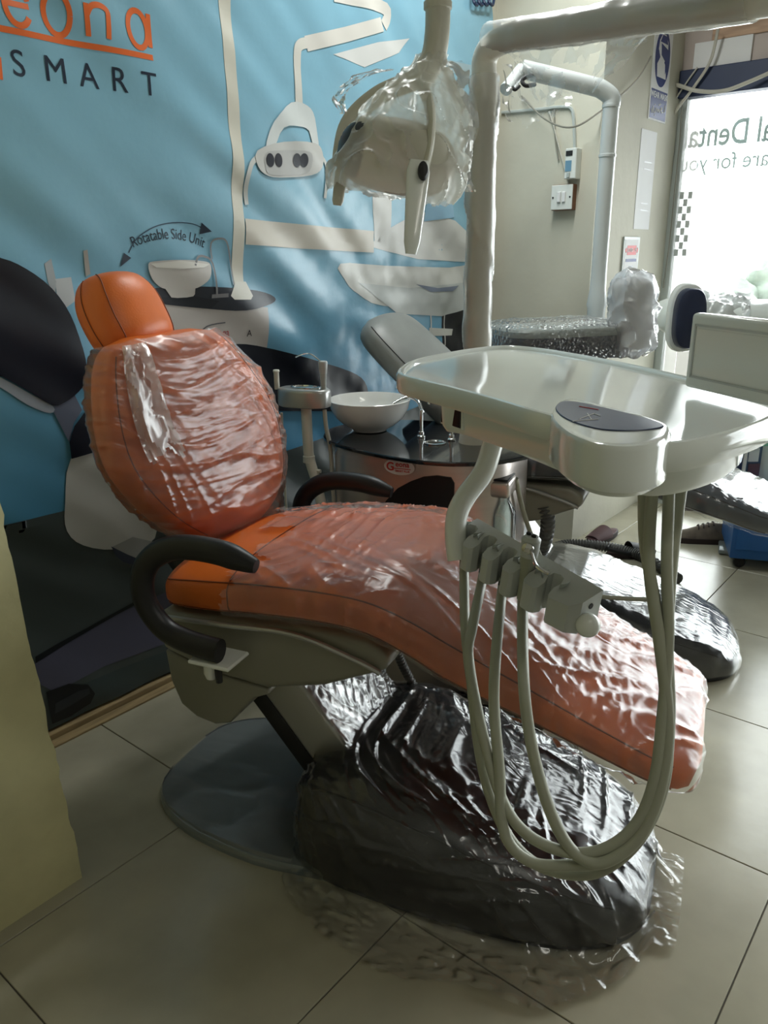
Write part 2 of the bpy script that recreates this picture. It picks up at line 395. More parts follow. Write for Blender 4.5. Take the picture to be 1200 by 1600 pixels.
# frosted strip with grey squares beside the post
bm = nb(); box(bm, (XW+0.020, 1.43, 0.4), (XW+0.026, 1.50, 2.09))
st = tag(obj('frosted_strip', bm, M['film_pole'], smooth=False), 'narrow frosted strip with grey chequer squares at the window edge', 'window sticker')
k = 0
for i in range(9):
    for j in range(3):
        if (i+j) % 2 == 0:
            bm = nb(); z = 1.32+i*0.034; y = 1.434+j*0.021
            box(bm, (XW+0.017, y, z), (XW+0.020, y+0.020, z+0.033)); obj('chequer_square', bm, M['greywhite'], st, smooth=False)
# lettering stuck on the outside of the glass: it reads backwards from in here
def glass_text(s, size, u, v, xs, name, label, bold=0.0):
    b = text_bm(s, size, 'LEFT', 0.001, 1.0, bold=bold); o = P(u, v, x=XW+.043)
    for v_ in b.verts: v_.co = V((XW+0.043+v_.co.z, o.y+v_.co.x*xs, o.z+v_.co.y))
    tag(obj(name, b, M['ink'], smooth=False), label, 'window lettering', kind='stuff')
glass_text('al Dental', 0.155, 1209, 202, 0.74, 'shop_lettering', 'large pale words al Dental mirrored on the shop window', 0.002)
glass_text('are for you', 0.105, 1202, 247, 0.88, 'shop_lettering', 'small thin words are for you mirrored on the window below the larger words')
# beyond the glass: pavement, a shrub and a pale parked car seen as washed-out shapes
bm = nb(); box(bm, (XW+0.1, -4, -0.06), (XW+9, 5, -0.01)); tag(obj('pavement', bm, M['grout'], smooth=False), kind='structure')
for i, (y, z, r) in enumerate([(1.22, 0.92, .20), (0.98, 1.02, .26), (0.66, 0.95, .30)]):
    bm = nb(); bmesh.ops.create_icosphere(bm, subdivisions=4, radius=r)
    for v in bm.verts:
        v.co += v.normal*(0.35*r*nz(v.co*9+V((i*5, 0, 0)))); v.co += V((6.6+0.3*i, y*1.0+.62, z-.0))
    stem = nb(); tube(stem, [(6.6+.3*i, y+.62, 0), (6.6+.3*i, y+.62, z-.1)], 0.03)
    t = thing('shrub', ['leftmost round green shrub outside the shop window', 'middle one of three green shrubs outside the window', 'rightmost round green shrub outside the shop window'][i], 'shrub', (6.6+.3*i, y+.62, -0.01), 0, 'shrubs outside the window')
    obj('foliage', bm, M['darkgreen'], t, world=True); obj('stem', stem, M['brown'], t, world=True)

# ------------------------------------------------------------------ signs, switches, conduits on the walls
def wtext(s, size, o, ex, ez, m, name, parent, spacing=1.0, lift=0.001, bold=0.0, shear=0.0):
    b = text_bm(s, size, 'CENTER', 0.0003, spacing, shear, bold); n = ex.cross(ez)
    for v in b.verts: v.co = o+ex*v.co.x+ez*v.co.y+n*(v.co.z+lift)
    return obj(name, b, m, parent, smooth=False)
EX, EZ = V((1, 0, 0)), V((0, 0, 1))
def plate(o, ex, ez, w, h, th, m, name, parent=None, bev=0.001, lift=0.0):
    n = ex.cross(ez); b = nb(); mt = Matrix((ex, ez, n)).transposed().to_4x4(); mt.translation = o
    box(b, (-w/2, -h/2, lift), (w/2, h/2, lift+th), bev, 1, mt); return obj(name, b, m, parent, smooth=False)
def ell(o, ex, ez, pts, lift, th, m, name, parent):
    n = ex.cross(ez); b = nb()
    poly_prism(b, pts, lambda p, d: o+ex*p[0]+ez*p[1]+n*d, lift, lift+th); return obj(name, b, m, parent, smooth=False)
# WEAR MASK sign
so = V((3.93, YP, 2.12))
sg = tag(plate(so, EX, EZ, 0.215, 0.40, 0.004, M['paper'], 'mask_sign'), 'white and navy sign with a masked head in an oval above the words wear mask', 'sign')
ell(so, EX, EZ, [(0.088*math.cos(t*PI/20), 0.06+0.118*math.sin(t*PI/20)) for t in range(40)], 0.004, 0.001, M['blueprint'], 'oval', sg)
ell(so, EX, EZ, [(-.05, -.02), (.055, -.02), (.045, .03), (.02, .045), (.055, .09), (.05, .13), (.02, .155), (-.02, .155), (-.05, .125), (-.055, .09), (-.03, .06), (-.06, .03)], 0.005, 0.001, M['paper'], 'head', sg)
ell(so, EX, EZ, [(-.02, .07), (.03, .05), (.04, .0), (.06, .04), (.055, .10), (-.03, .115)], 0.006, 0.001, M['blueprint'], 'mask', sg)
ell(so, EX, EZ, [(-.045, .12), (.045, .12), (.03, .15), (-.02, .15)], 0.006, 0.001, M['blueprint'], 'hair', sg)
plate(so+V((0, 0, -0.095)), EX, EZ, 0.195, 0.045, 0.001, M['blueprint'], 'text_band', sg, 0, 0.004)
wtext('WEAR MASK', 0.036, so+V((0, 0, -0.095)), EX, EZ, M['paper'], 'lettering', sg, 1.0, 0.0055, 0.0006)
plate(so+V((0, 0, -0.155)), EX, EZ, 0.195, 0.075, 0.001, M['blueprint'], 'text_band', sg, 0, 0.004)
bm = nb()                                                    # the line of Urdu script, drawn as pen strokes
for st_ in ([(.075, .0), (.078, .03)], [(.06, .0), (.04, -.004), (.03, .012), (.045, .014), (.03, .0)], [(.02, .005), (.01, -.006), (-.0, .005), (-.01, -.006), (-.02, .006)],
            [(.025, .03), (-.002, .022)], [(-.03, .008), (-.04, -.012), (-.055, -.012), (-.06, .006)], [(-.065, .012), (-.075, -.016), (-.085, -.0)], [(-.05, .02), (-.045, .02)], [(-.04, -.024), (-.045, -.024)]):
    tube(bm, [so+V((p[0], -0.0055, p[1]-0.155)) for p in (cr([V((a, b, 0)) for a, b in st_], 4))], 0.0028, 5)
obj('script', bm, M['paper'], sg)
# blank notice, taped a little crooked under it
plate(V((3.86, YP, 1.66)), EX, EZ, 0.19, 0.43, 0.002, M['paper'], 'notice_sheet', None)
tag(bpy.data.objects['notice_sheet'], 'plain white paper notice taped below the mask sign', 'notice')
for z in (1.74, 1.71, 1.56, 1.53): plate(V((3.87, YP, z)), EX, EZ, 0.09, 0.006, 0.0006, flat((205, 205, 208)), 'print_line', bpy.data.objects['notice_sheet'], 0, 0.002)
# covid notice in a frame
co = V((3.75, YP, 1.255))
cs = tag(plate(co, EX, EZ, 0.185, 0.31, 0.008, M['greywhite'], 'covid_notice'), 'small framed notice with a red covid heading by the white wrapped lump', 'sign')
plate(co, EX, EZ, 0.16, 0.285, 0.001, M['paper'], 'sheet', cs, 0, 0.008)
plate(co+V((0, 0, .095)), EX, EZ, 0.105, 0.042, 0.001, M['red'], 'heading', cs, 0, 0.009)
wtext('COVID - 19', 0.022, co+V((0, 0, .095)), EX, EZ, M['paper'], 'lettering', cs, 1.0, 0.0105, 0.0004)
for s in (-1, 1):
    ell(co+V((s*.066, 0, .095)), EX, EZ, [((.013 if t % 2 else .006)*math.cos(t*PI/8), (.013 if t % 2 else .006)*math.sin(t*PI/8)) for t in range(16)], 0.009, 0.001, M['red'], 'virus_mark', cs)
plate(co+V((0, 0, .05)), EX, EZ, 0.125, 0.013, 0.001, M['blueprint'], 'print_line', cs, 0, 0.009)
plate(co+V((0, 0, .02)), EX, EZ, 0.05, 0.010, 0.001, flat((190, 195, 205)), 'print_line', cs, 0, 0.009)
plate(co+V((0, 0, -.005)), EX, EZ, 0.155, 0.002, 0.001, M['blueprint'], 'print_line', cs, 0, 0.009)
plate(co+V((0.0, 0, -.02)), EX, EZ, 0.06, 0.022, 0.001, M['red'], 'heading', cs, 0, 0.009)
# switch box and breaker on the return wall (faces -X)
EY = V((0, -1, 0))
bo = P(884, 309, x=XR)
t = thing('switch_box', 'white switch plate on a brown wooden box below the breaker', 'switch', bo)
b = nb(); mt = Matrix((EY, EZ, V((-1, 0, 0)))).transposed().to_4x4(); mt.translation = bo; box(b, (-.05, -.052, 0), (.05, .052, .035), .002, 1, mt); obj('wooden_box', b, M['brown'], t, smooth=False, world=True)
b = nb(); box(b, (-.05, -.05, .035), (.05, .05, .041), .002, 1, mt); pl = obj('switch_plate', b, M['white'], t, smooth=False, world=True)
b = nb(); box(b, (-.018, -.02, .041), (-.002, .022, .05), .002, 1, mt); obj('rocker', b, M['paper'], pl, smooth=False)
b = nb(); box(b, (.004, -.02, .041), (.02, .022, .048), .002, 1, mt); obj('rocker', b, M['paper'], pl, smooth=False)
for s in (-1, 1):
    b = nb(); lathe(b, [(.004, .041), (.004, .043)], mt@Matrix.Translation((s*.04, 0, 0)), 8); obj('screw', b, M['black'], pl)
bo2 = P(898, 257, x=XR)
t = thing('circuit_breaker', 'cream circuit breaker with a blue label on the shaded wall', 'breaker', bo2)
mt = Matrix((EY, EZ, V((-1, 0, 0)))).transposed().to_4x4(); mt.translation = bo2
b = nb(); box(b, (-.022, -.06, 0), (.03, .06, .05), .003, 1, mt); obj('body', b, M['white'], t, smooth=False, world=True)
b = nb(); box(b, (-.018, -.03, .05), (.01, .012, .052), 0, 1, mt); obj('label_print', b, flat((110, 150, 175)), t, smooth=False, world=True)
b = nb(); box(b, (-.018, .03, .05), (.012, .05, .052), 0, 1, mt); obj('lettering', b, M['blackrub'], t, smooth=False, world=True)
b = nb(); box(b, (-.008, -.056, .05), (.006, -.034, .058), .002, 1, mt); obj('toggle', b, M['greywhite'], t, smooth=False, world=True)
def wire(name, pts, r, m, label, cat='cable', n=6, group=None):
    b = nb(); tube(b, cr(pts, 8), r, n); return tag(obj(name, b, m), label, cat, group)
X0 = XR-0.008
wire('conduit', [P(784, 176, x=X0), P(840, 171, x=X0), P(880, 167, x=X0), P(894, 172, x=X0), P(897, 200, x=X0), P(898, 235, x=X0)], 0.007, M['greywhite'], 'pale conduit running along the shaded wall and down to the breaker', 'conduit')
wire('wall_cable', [P(858, 174, x=X0), P(866, 200, x=X0), P(872, 225, x=X0), P(882, 262, x=X0), P(890, 290, x=X0)], 0.004, M['cable'], 'pale cable slanting down the shaded wall to the switch box')
wire('wall_cable', [P(866, 170, x=X0), P(868, 215, x=X0), P(873, 250, x=X0)], 0.003, M['greycable'], 'short thin cable hanging straight beside the slanting one')
wire('hanging_cable', [P(815, 150, x=X0), P(850, 185, x=XR-.06), P(890, 199, x=XR-.09), P(930, 180, x=XR-.05), P(990, 130, y=YP-.02), P(1017, 88, y=YP-.02)], 0.004, M['greycable'], 'thin cable looping from the switch wall across to the mask sign')
wire('hanging_cable', [P(1122, 45, x=XW-.08), P(1110, 95, x=XW-.06), P(1085, 135, x=XW-.05), P(1062, 165, x=XW-.05), P(1049, 185, x=XW-.04)], 0.007, M['cable'], 'pale cable slanting across the dark valance to the window corner')
wire('hanging_cable', [P(1056, 132, x=XW-.06), P(1090, 142, x=XW-.08), P(1130, 142, x=XW-.09), P(1170, 128, x=XW-.08), P(1215, 108, x=XW-.06)], 0.009, M['cable'], 'thick pale cable sagging in front of the dark valance', n=8)
wire('hanging_cable', [P(1090, 105, x=XW-.04), P(1072, 130, x=XW-.04), P(1052, 160, x=XW-.04)], 0.004, M['cable'], 'short thin white cable beside the slanting one at the window corner')
wire('window_cable', [P(1066, 160, x=XW-.02), P(1062, 220, x=XW-.02), P(1054, 300, x=XW-.02), P(1046, 380, x=XW-.02), P(1036, 450, x=XW-.02)], 0.003, M['greycable'], 'thin dark cable hanging down the window edge over the chequer strip')
bm = nb()
for i in range(4): tube(bm, cr([P(738+i*8, -6, y=2.0), P(741+i*8, 4, y=1.985), P(746+i*8, 8, y=1.99), P(748+i*8, -2, y=2.0)], 5), 0.006, 6)
tag(obj('banner_rope', bm, M['navy_dark']), 'dark looped cord at the top corner of the blue banner', 'cord')

# ================================================================== BANNER
BY, BX0, BX1, BZ0, BZ1, GS = 2.035, 0.64, 3.235, 0.03, 2.72, 0.02
def bdisp(x, z):
    d = x*0.62+z*0.78                          # creases fall from upper left to lower right
    w = 0.0055*math.sin(d*30+3.5*nz((x*1.3, 0, z*1.3)))*max(0, 0.55+0.9*nz((x*1.4+4, 1, z*1.4)))
    w += 0.020*nz((d*3.2, 2.0, (x*.78-z*.62)*1.0))
    w += 0.0090*nz((d*10, 5.0, (x*.78-z*.62)*2.2))+0.0055*nz((x*17, 9, z*17))*max(0, min(1, (x-1.75)*1.3))*max(0.25, min(1, (1.75-z)*2))
    return w
def bpt(x, z, k=0.0): return V((x, BY-0.022-bdisp(x, z)-k*0.0011, z))
bm = nb()
nx, nzr = round((BX1-BX0)/GS), round((BZ1-BZ0)/GS)
grid(bm, lambda s, t: bpt(s, t), BX0, BX0+nx*GS, nx, BZ0, BZ0+nzr*GS, nzr)
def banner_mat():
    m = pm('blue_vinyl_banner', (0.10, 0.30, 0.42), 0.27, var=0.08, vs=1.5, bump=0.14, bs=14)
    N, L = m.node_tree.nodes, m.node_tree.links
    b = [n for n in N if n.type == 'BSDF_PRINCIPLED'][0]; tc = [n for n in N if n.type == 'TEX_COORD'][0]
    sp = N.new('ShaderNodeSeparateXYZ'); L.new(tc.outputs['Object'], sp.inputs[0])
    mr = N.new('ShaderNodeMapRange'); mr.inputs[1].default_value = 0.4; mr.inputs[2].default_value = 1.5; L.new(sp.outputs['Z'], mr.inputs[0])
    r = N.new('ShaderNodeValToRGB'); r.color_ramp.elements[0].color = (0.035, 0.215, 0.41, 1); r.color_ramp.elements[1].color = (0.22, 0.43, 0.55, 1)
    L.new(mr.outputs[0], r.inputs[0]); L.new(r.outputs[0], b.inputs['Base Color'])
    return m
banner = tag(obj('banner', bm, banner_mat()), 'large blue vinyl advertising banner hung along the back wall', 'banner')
PR = {}
def pr(motif, polys):
    """polys: list of (rgb, layer, [(u,v)...]) read off the banner plane"""
    bmm = PR.setdefault(motif, (nb(), []))
    big, mats = bmm
    for rgb, k, pts in polys:
        xy = [(lambda w: (w.x, w.z))(P(u, v, y=BY-0.022)) for u, v in pts]
        bpoly(big, mats, rgb, k, xy)
def bpoly(big, mats, rgb, k, xy):
    if len(xy) >= 8: xy = [(q.x, q.y) for q in cr([V((x, z, 0)) for x, z in xy], 3, True)]
    t = nb(); vs = [t.verts.new((min(max(x, BX0+.002), BX1-.002), 0, max(z, BZ0+.002))) for x, z in xy]
    try: f = t.faces.new(vs)
    except ValueError: t.free(); return
    bmesh.ops.triangulate(t, faces=[f]); fin(t, big, mats, rgb, k)
def fin(t, big, mats, rgb, k):
    xs = [v.co.x for v in t.verts]; zs = [v.co.z for v in t.verts]
    for ax, lo, hi, b0 in ((0, min(xs), max(xs), BX0), (2, min(zs), max(zs), BZ0)):
        i = math.ceil((lo-b0)/GS)
        while b0+i*GS < hi:
            no = V((1, 0, 0)) if ax == 0 else V((0, 0, 1)); cop = no*(b0+i*GS)
            bmesh.ops.bisect_plane(t, geom=list(t.verts)+list(t.edges)+list(t.faces), plane_co=cop, plane_no=no); i += 1
    mm = flat(rgb, 0.32)
    if mm not in mats: mats.append(mm)
    mi = mats.index(mm)
    for v in t.verts: v.co = bpt(v.co.x, v.co.z, k)
    for f in t.faces: f.material_index = mi
    merge(big, t)
def stroke(motif, rgb, k, pts, w, curve=0, px=True):
    """ribbon of width w metres through pixel points"""
    q = [V(((lambda p: (p.x, p.z, 0))(P(u, v, y=BY-0.022)))) if px else V((u, v, 0)) for u, v in pts]
    if curve: q = cr(q, curve)
    L_, R_ = [], []
    for i, p in enumerate(q):
        t = (q[min(i+1, len(q)-1)]-q[max(i-1, 0)]).normalized(); n = V((-t.y, t.x, 0))*w/2; L_.append(p+n); R_.append(p-n)
    big, mats = PR.setdefault(motif, (nb(), []))
    for i in range(len(q)-1):
        bpoly(big, mats, rgb, k, [(p.x, p.y) for p in (L_[i], L_[i+1], R_[i+1], R_[i])])
def ptext(motif, rgb, k, s, size, u, v, u2=None, v2=None, spacing=1.0, xs=1.0, arc=0.0):
    o = P(u, v, y=BY-0.022); b = text_bm(s, size, 'CENTER', 0, spacing)
    for vv in b.verts:
        x, z = vv.co.x*xs, vv.co.y
        if arc:
            a = x/arc; vv.co = V((o.x+math.sin(a)*(arc+z), 0, o.z-arc+math.cos(a)*(arc+z)))
        else: vv.co = V((o.x+x, 0, o.z+z))
    big, mats = PR.setdefault(motif, (nb(), [])); fin(b, big, mats, rgb, k)
ORG, DK, WH, NV = (224, 105, 45), (26, 40, 58), (200, 198, 190), (10, 14, 28)
WH2 = (176, 170, 165)
# lettering: eona (geometric letters), underline, SMART
def ring(motif, rgb, k, u, v, rx, rz, w, a0=0, a1=360):
    o = P(u, v, y=BY-0.022); pts = [(o.x+rx*math.cos(math.radians(a0+(a1-a0)*i/28)), o.z+rz*math.sin(math.radians(a0+(a1-a0)*i/28))) for i in range(29)]
    stroke(motif, rgb, k, pts, w, px=False)
LT = 'printed_lettering'
ring(LT, ORG, 1, 27, 8, .032, .042, .014, 20, 330); stroke(LT, ORG, 1, [(8, 3), (47, 10)], .013)
ring(LT, ORG, 1, 90, 21, .033, .046, .014); 
stroke(LT, ORG, 1, [(131, 5), (138, 57)], .014); stroke(LT, ORG, 1, [(134, 22), (140, 10), (153, 9), (165, 18), (167, 35), (168, 62)], .014, 4)
ring(LT, ORG, 1, 214, 46, .030, .044, .014); stroke(LT, ORG, 1, [(230, 22), (234, 75)], .014)
stroke(LT, ORG, 1, [(-30, 38), (237, 91)], .014)
stroke(LT, ORG, 1, [(-30, 98), (2, 108)], .05)
for ch, u, v in (('S', 29, 101), ('M', 88, 111), ('A', 140, 120), ('R', 186, 127), ('T', 231, 134)): ptext(LT, DK, 1, ch, .083, u, v)
SU = 'printed_side_unit'
ptext(SU, DK, 1, 'Rotatable Side Unit', .042, 264, 366, arc=.33, xs=.80)
stroke(SU, (45, 70, 90), 1, [(203, 395), (215, 372), (240, 355), (270, 348), (300, 350), (320, 360)], .003, 4)
pr(SU, [(DK, 2, [(312, 348), (328, 362), (311, 366)]), (DK, 2, [(195, 395), (207, 403), (190, 417)])])
pr(SU, [(WH2, 1, [(250, 470), (416, 480), (416, 545), (250, 535)]),
        ((38, 42, 52), 2, [(228, 455), (260, 449), (330, 448), (400, 454), (428, 464), (424, 474), (380, 485), (330, 483), (240, 472)]),
        ((22, 26, 36), 3, [(240, 466), (300, 462), (340, 470), (330, 482), (250, 474)])])
pr(SU, [((196, 192, 188), 4, [(233, 413), (245, 408), (280, 406), (315, 408), (327, 414), (324, 435), (310, 448), (302, 452), (302, 463), (270, 465), (270, 453), (255, 450), (240, 436)]),
        ((222, 220, 214), 5, [(236, 412), (280, 407), (325, 413), (315, 418), (280, 420), (245, 418)])])
stroke(SU, (120, 120, 122), 5, [(302, 415), (307, 402), (318, 401), (330, 412), (335, 460)], .007, 4)
stroke(SU, (130, 135, 138), 4, [(330, 405), (328, 380), (338, 373), (350, 378), (358, 410), (362, 445)], .006, 4)
pr(SU, [((120, 120, 122), 5, [(328, 460), (352, 458), (352, 464), (328, 466)])])
ptext(SU, (170, 40, 40), 3, 'Geona', .035, 344, 521, xs=.8); ptext(SU, (30, 30, 34), 3, 'A', .03, 388, 521)
stroke(SU, (90, 90, 95), 2, [(308, 528), (325, 510), (352, 504)], .004, 4)
LP_ = 'printed_lamp'
stroke(LP_, (206, 203, 190), 1, [(352, -12), (358, 100), (366, 250), (369, 400), (373, 468)], .044, 6)
pr(LP_, [((210, 208, 198), 3, [(356, 462), (365, 440), (382, 440), (392, 462), (388, 468), (362, 468)])])
stroke(LP_, (196, 190, 178), 2, [(378, 362), (470, 370), (582, 378)], .078)
stroke(LP_, (205, 203, 195), 2, [(468, 168), (466, 90), (470, 70), (486, 66)], .032, 5)
stroke(LP_, (208, 205, 198), 2, [(480, 68), (540, 54), (597, 38)], .045)
stroke(LP_, (208, 205, 198), 2, [(600, 40), (606, 26), (596, 10), (520, -8)], .04, 4)
pr(LP_, [((200, 205, 204), 3, [(455, 160), (480, 165), (492, 185), (497, 235), (488, 235), (482, 205), (465, 198), (440, 200), (425, 230), (410, 232), (425, 190)]),
         ((188, 188, 184), 4, [(396, 236), (440, 222), (490, 224), (502, 238), (500, 262), (484, 274), (440, 278), (412, 276), (396, 262)]),
         ((170, 170, 168), 5, [(408, 242), (425, 236), (472, 236), (484, 244), (480, 268), (460, 274), (420, 275), (408, 268)])])
for u in (415, 429, 460, 471):
    pr(LP_, [(NV, 6, [(u+6.5*math.cos(t*PI/8), 251+11*math.sin(t*PI/8)) for t in range(16)])])
stroke(LP_, (190, 192, 188), 3, [(400, 244), (385, 258), (379, 290), (382, 320)], .016, 4)
stroke(LP_, (190, 192, 188), 3, [(500, 244), (508, 262), (505, 310)], .013, 4)
CH = 'printed_chair'
FL = 'printed_floor'
pr(FL, [((70, 78, 78), 1, [(-60, 858), (30, 829), (240, 768), (500, 695), (760, 640), (760, 1000), (92, 1300), (-60, 1300)]),
        ((84, 84, 104), 2, [(55, 1033), (140, 985), (230, 938), (300, 912), (300, 985), (250, 1008), (160, 1042), (80, 1078)]),
        ((20, 24, 28), 3, [(55, 1026), (140, 980), (222, 934), (222, 939), (140, 986), (55, 1036)]),
        ((60, 72, 74), 2, [(70, 1090), (250, 1020), (400, 960), (400, 1060), (80, 1160)]),
        ((14, 18, 26), 4, [(70, 1080), (105, 1067), (135, 1068), (146, 1082), (140, 1098), (110, 1118), (80, 1130)]),
        ((40, 44, 52), 5, [(84, 1098), (120, 1078), (136, 1074), (138, 1082), (110, 1100), (84, 1114)])])
pr(CH, [((190, 188, 184), 2, [(108, 716), (150, 690), (240, 690), (240, 840), (180, 858), (130, 852), (104, 830), (100, 790)]),
        ((150, 150, 148), 3, [(172, 855), (205, 838), (255, 850), (252, 880), (232, 880)]),
        ((52, 56, 72), 4, [(172, 853), (190, 862), (210, 872), (229, 880), (210, 883), (192, 878), (180, 868)]),
        (NV, 5, [(104, 690), (112, 665), (130, 642), (160, 640), (160, 700), (108, 716)]),
        ((150, 155, 165), 3, [(-40, 575), (0, 590), (40, 612), (80, 634), (75, 645), (40, 632), (0, 606), (-40, 588)]),
        ((90, 95, 112), 3, [(76, 634), (112, 610), (126, 640), (112, 660), (104, 690), (96, 672)]),
        (NV, 6, [(-60, 395), (0, 403), (40, 420), (80, 450), (110, 492), (128, 545), (132, 590), (120, 612), (98, 628), (78, 632), (40, 610), (0, 588), (-60, 560)]),
        ((150, 155, 158), 1, [(72, 412), (84, 404), (90, 440), (86, 470), (76, 440)]),
        ((170, 172, 174), 1, [(88, 436), (115, 433), (120, 470), (92, 490)]),
        ((165, 160, 155), 2, [(132, 392), (138, 390), (145, 428), (138, 432)]),
        (NV, 6, [(330, 545), (360, 538), (400, 540), (480, 560), (545, 580), (568, 596), (574, 620), (568, 640), (440, 642), (400, 640), (330, 610)]),
        ((150, 148, 145), 5, [(340, 610), (420, 640), (420, 700), (340, 690)])])
PT = 'printed_tray'
pr(PT, [((205, 205, 200), 1, [(530, 412), (600, 415), (700, 418), (735, 415), (735, 460), (700, 480), (600, 478), (560, 460), (540, 440)]),
        ((186, 190, 188), 2, [(560, 442), (640, 450), (735, 440), (735, 478), (690, 494), (620, 490)]),
        ((120, 130, 150), 3, [(648, 444), (680, 450), (712, 446), (700, 455), (670, 456)]),
        ((200, 200, 196), 1, [(655, 330), (705, 345), (735, 370), (735, 410), (650, 405), (575, 385), (600, 360)]),
        ((140, 180, 205), 2, [(664, 272), (706, 275), (704, 340), (662, 346)]),
        ((200, 200, 196), 1, [(580, 300), (612, 302), (606, 385), (584, 380)]),
        (NV, 1, [(690, 480), (735, 468), (735, 560), (690, 560)]),
        ((196, 196, 190), 2, [(670, 512), (708, 514), (706, 524), (670, 525)]),
        ((150, 175, 185), 1, [(690, 92), (765, 108), (765, 124), (690, 112)]),
        ((205, 206, 204), 1, [(520, 85), (590, 66), (640, 60), (625, 82), (570, 105)])])
stroke(PT, (190, 190, 186), 2, [(672, 490), (674, 540)], .008); stroke(PT, (190, 190, 186), 2, [(694, 490), (694, 540)], .008)
for name, (b, mats) in PR.items(): tag(obj(name, b, mats, banner, smooth=True), kind='stuff')

# ================================================================== DENTAL CHAIRS (local x = towards the feet, y = towards the far side)
ROT = math.atan2(CA.y, CA.x)
def interp_(k, s): return interp(k, s)[0]
SEAT = [(-.505, .12, .600, .640), (-.49, .19, .590, .662), (-.45, .235, .590, .688), (-.35, .262, .602, .712), (-.2, .275, .622, .732), (-.05, .282, .635, .742), (.05, .280, .625, .738),
        (.13, .270, .588, .712), (.2, .262, .548, .678), (.38, .240, .482, .588), (.5, .226, .436, .528), (.6, .210, .398, .480), (.64, .190, .390, .462), (.66, .155, .400, .445), (.668, .10, .412, .432)]
S2B = [(-.6, .59), (-.2, .622), (-.05, .637), (.05, .642), (.13, .636), (.2, .622), (.38, .577), (.5, .545), (.6, .516), (.64, .510), (.67, .508)]
SEAT2 = [(a, w, interp_(S2B, a)+(b-interp_([(q[0], q[2]) for q in SEAT], a)), interp_(S2B, a)+(t-b)) for a, w, b, t in SEAT]
def seat_pt(a, t, off=0.0, prof=None):
    w, b, tp = interp(prof or SEAT, a); c, s = se(t, 3.6)
    crown = 0.010*(1-c*c) if s > 0 else 0
    return V((a, (w+off)*c, (b+tp)/2+((tp-b)/2+off)*s+crown))
def back_shape(B, T, th, W, crown=0.02, sh=0.0):
    """reclined cushion from B to T (a, z); W = width profile along its length"""
    B, T = V((B[0], 0, B[1])), V((T[0], 0, T[1])); d = T-B; L = d.length; d.normalize(); n = V((d.z, 0, -d.x))    # n points to the sitter
    if n.x < 0: n = -n
    def f(s, t, off=0.0):
        w, k = interp(W, s); c, q = se(t, 3.2)
        return B+d*(s*L)+V((0, (w+off)*c+sh*(1-s), 0))+n*((th*k/2+off)*q+(crown*(1-c*c)*k if q > 0 else 0))
    return f
def cushion(bm, f, s0, s1, ns, nt):
    loft(bm, [[f(s0+(s1-s0)*i/ns, 2*PI*j/nt) for j in range(nt)] for i in range(ns+1)])
    return bm
WB = [(0, .05, .25), (.03, .115, .5), (.1, .185, .85), (.22, .252, 1), (.38, .298, 1), (.5, .312, 1), (.64, .298, 1), (.8, .258, .95), (.92, .214, .85), (.98, .172, .55), (1, .12, .25)]
WB2 = [(0, .14, .3), (.05, .2, .8), (.2, .235, 1), (.5, .235, 1), (.8, .22, 1), (.93, .19, .9), (.985, .13, .55), (1, .09, .25)]
WH_ = [(0, .07, .3), (.06, .095, .65), (.2, .106, .95), (.45, .112, 1), (.7, .105, 1), (.88, .086, .85), (.97, .068, .55), (1, .05, .25)]
PLATE = [(-.635, .03), (-.63, .10), (-.60, .17), (-.53, .225), (-.42, .262), (-.25, .278), (-.1, .262), (.1, .25), (.35, .235), (.48, .19), (.54, .14), (.57, .08), (.58, .03)]
def plate_out(d=0.0): return [V((a, -w)) for a, w in PLATE]+[V((a, w)) for a, w in PLATE[::-1]]
BOOT = [(-.175, .16, .10), (-.16, .215, .20), (-.12, .24, .250), (-.05, .255, .272), (.05, .262, .262), (.15, .262, .236), (.28, .258, .196), (.40, .245, .158), (.50, .215, .118), (.56, .175, .086), (.595, .125, .055), (.61, .07, .03)]
def boot_pt(a, t, off=0.0):
    w, h = interp(BOOT, a); c, s = se(t, 4.6)
    return V((a, (w*1.04+off)*c, 0.004+max(0, (h-.004+off))*s))
def wrinkle(bm, fn):
    bmesh.ops.recalc_face_normals(bm, faces=bm.faces); bm.normal_update()
    cen = sum((v.co for v in bm.verts), V((0, 0, 0)))/len(bm.verts)
    cen = V((cen.x, cen.y, cen.z-.03))
    if sum(v.normal.dot(v.co-cen) for v in bm.verts) < 0:
        bmesh.ops.reverse_faces(bm, faces=bm.faces); bm.normal_update()
    mv = [(v, v.normal.copy()*fn(v.co)) for v in bm.verts]
    for v, d in mv: v.co += d
def streaks(p, q, sets):
    """sharp film creases in the (p, q) plane: (angle, along, across, height, seed)"""
    h = 0.0
    wp = .06*nz((p*3, q*3, 11)); wq = .06*nz((p*3, q*3, 17))
    for ang, kl, kc, amp, sd in sets:
        c_, s_ = math.cos(math.radians(ang)), math.sin(math.radians(ang))
        h += amp*crz(((p+wp)*c_*kl+(q+wq)*s_*kl, (-(p+wp)*s_+(q+wq)*c_)*kc, sd), 3.4)*max(0, min(1, .55+1.6*nz((p*2.5, q*2.5, sd*3+1))))
    return h
ARM = [(-.155, .783), (-.24, .800), (-.333, .797), (-.398, .768), (-.432, .72), (-.432, .66), (-.39, .607), (-.33, .588), (-.255, .582)]
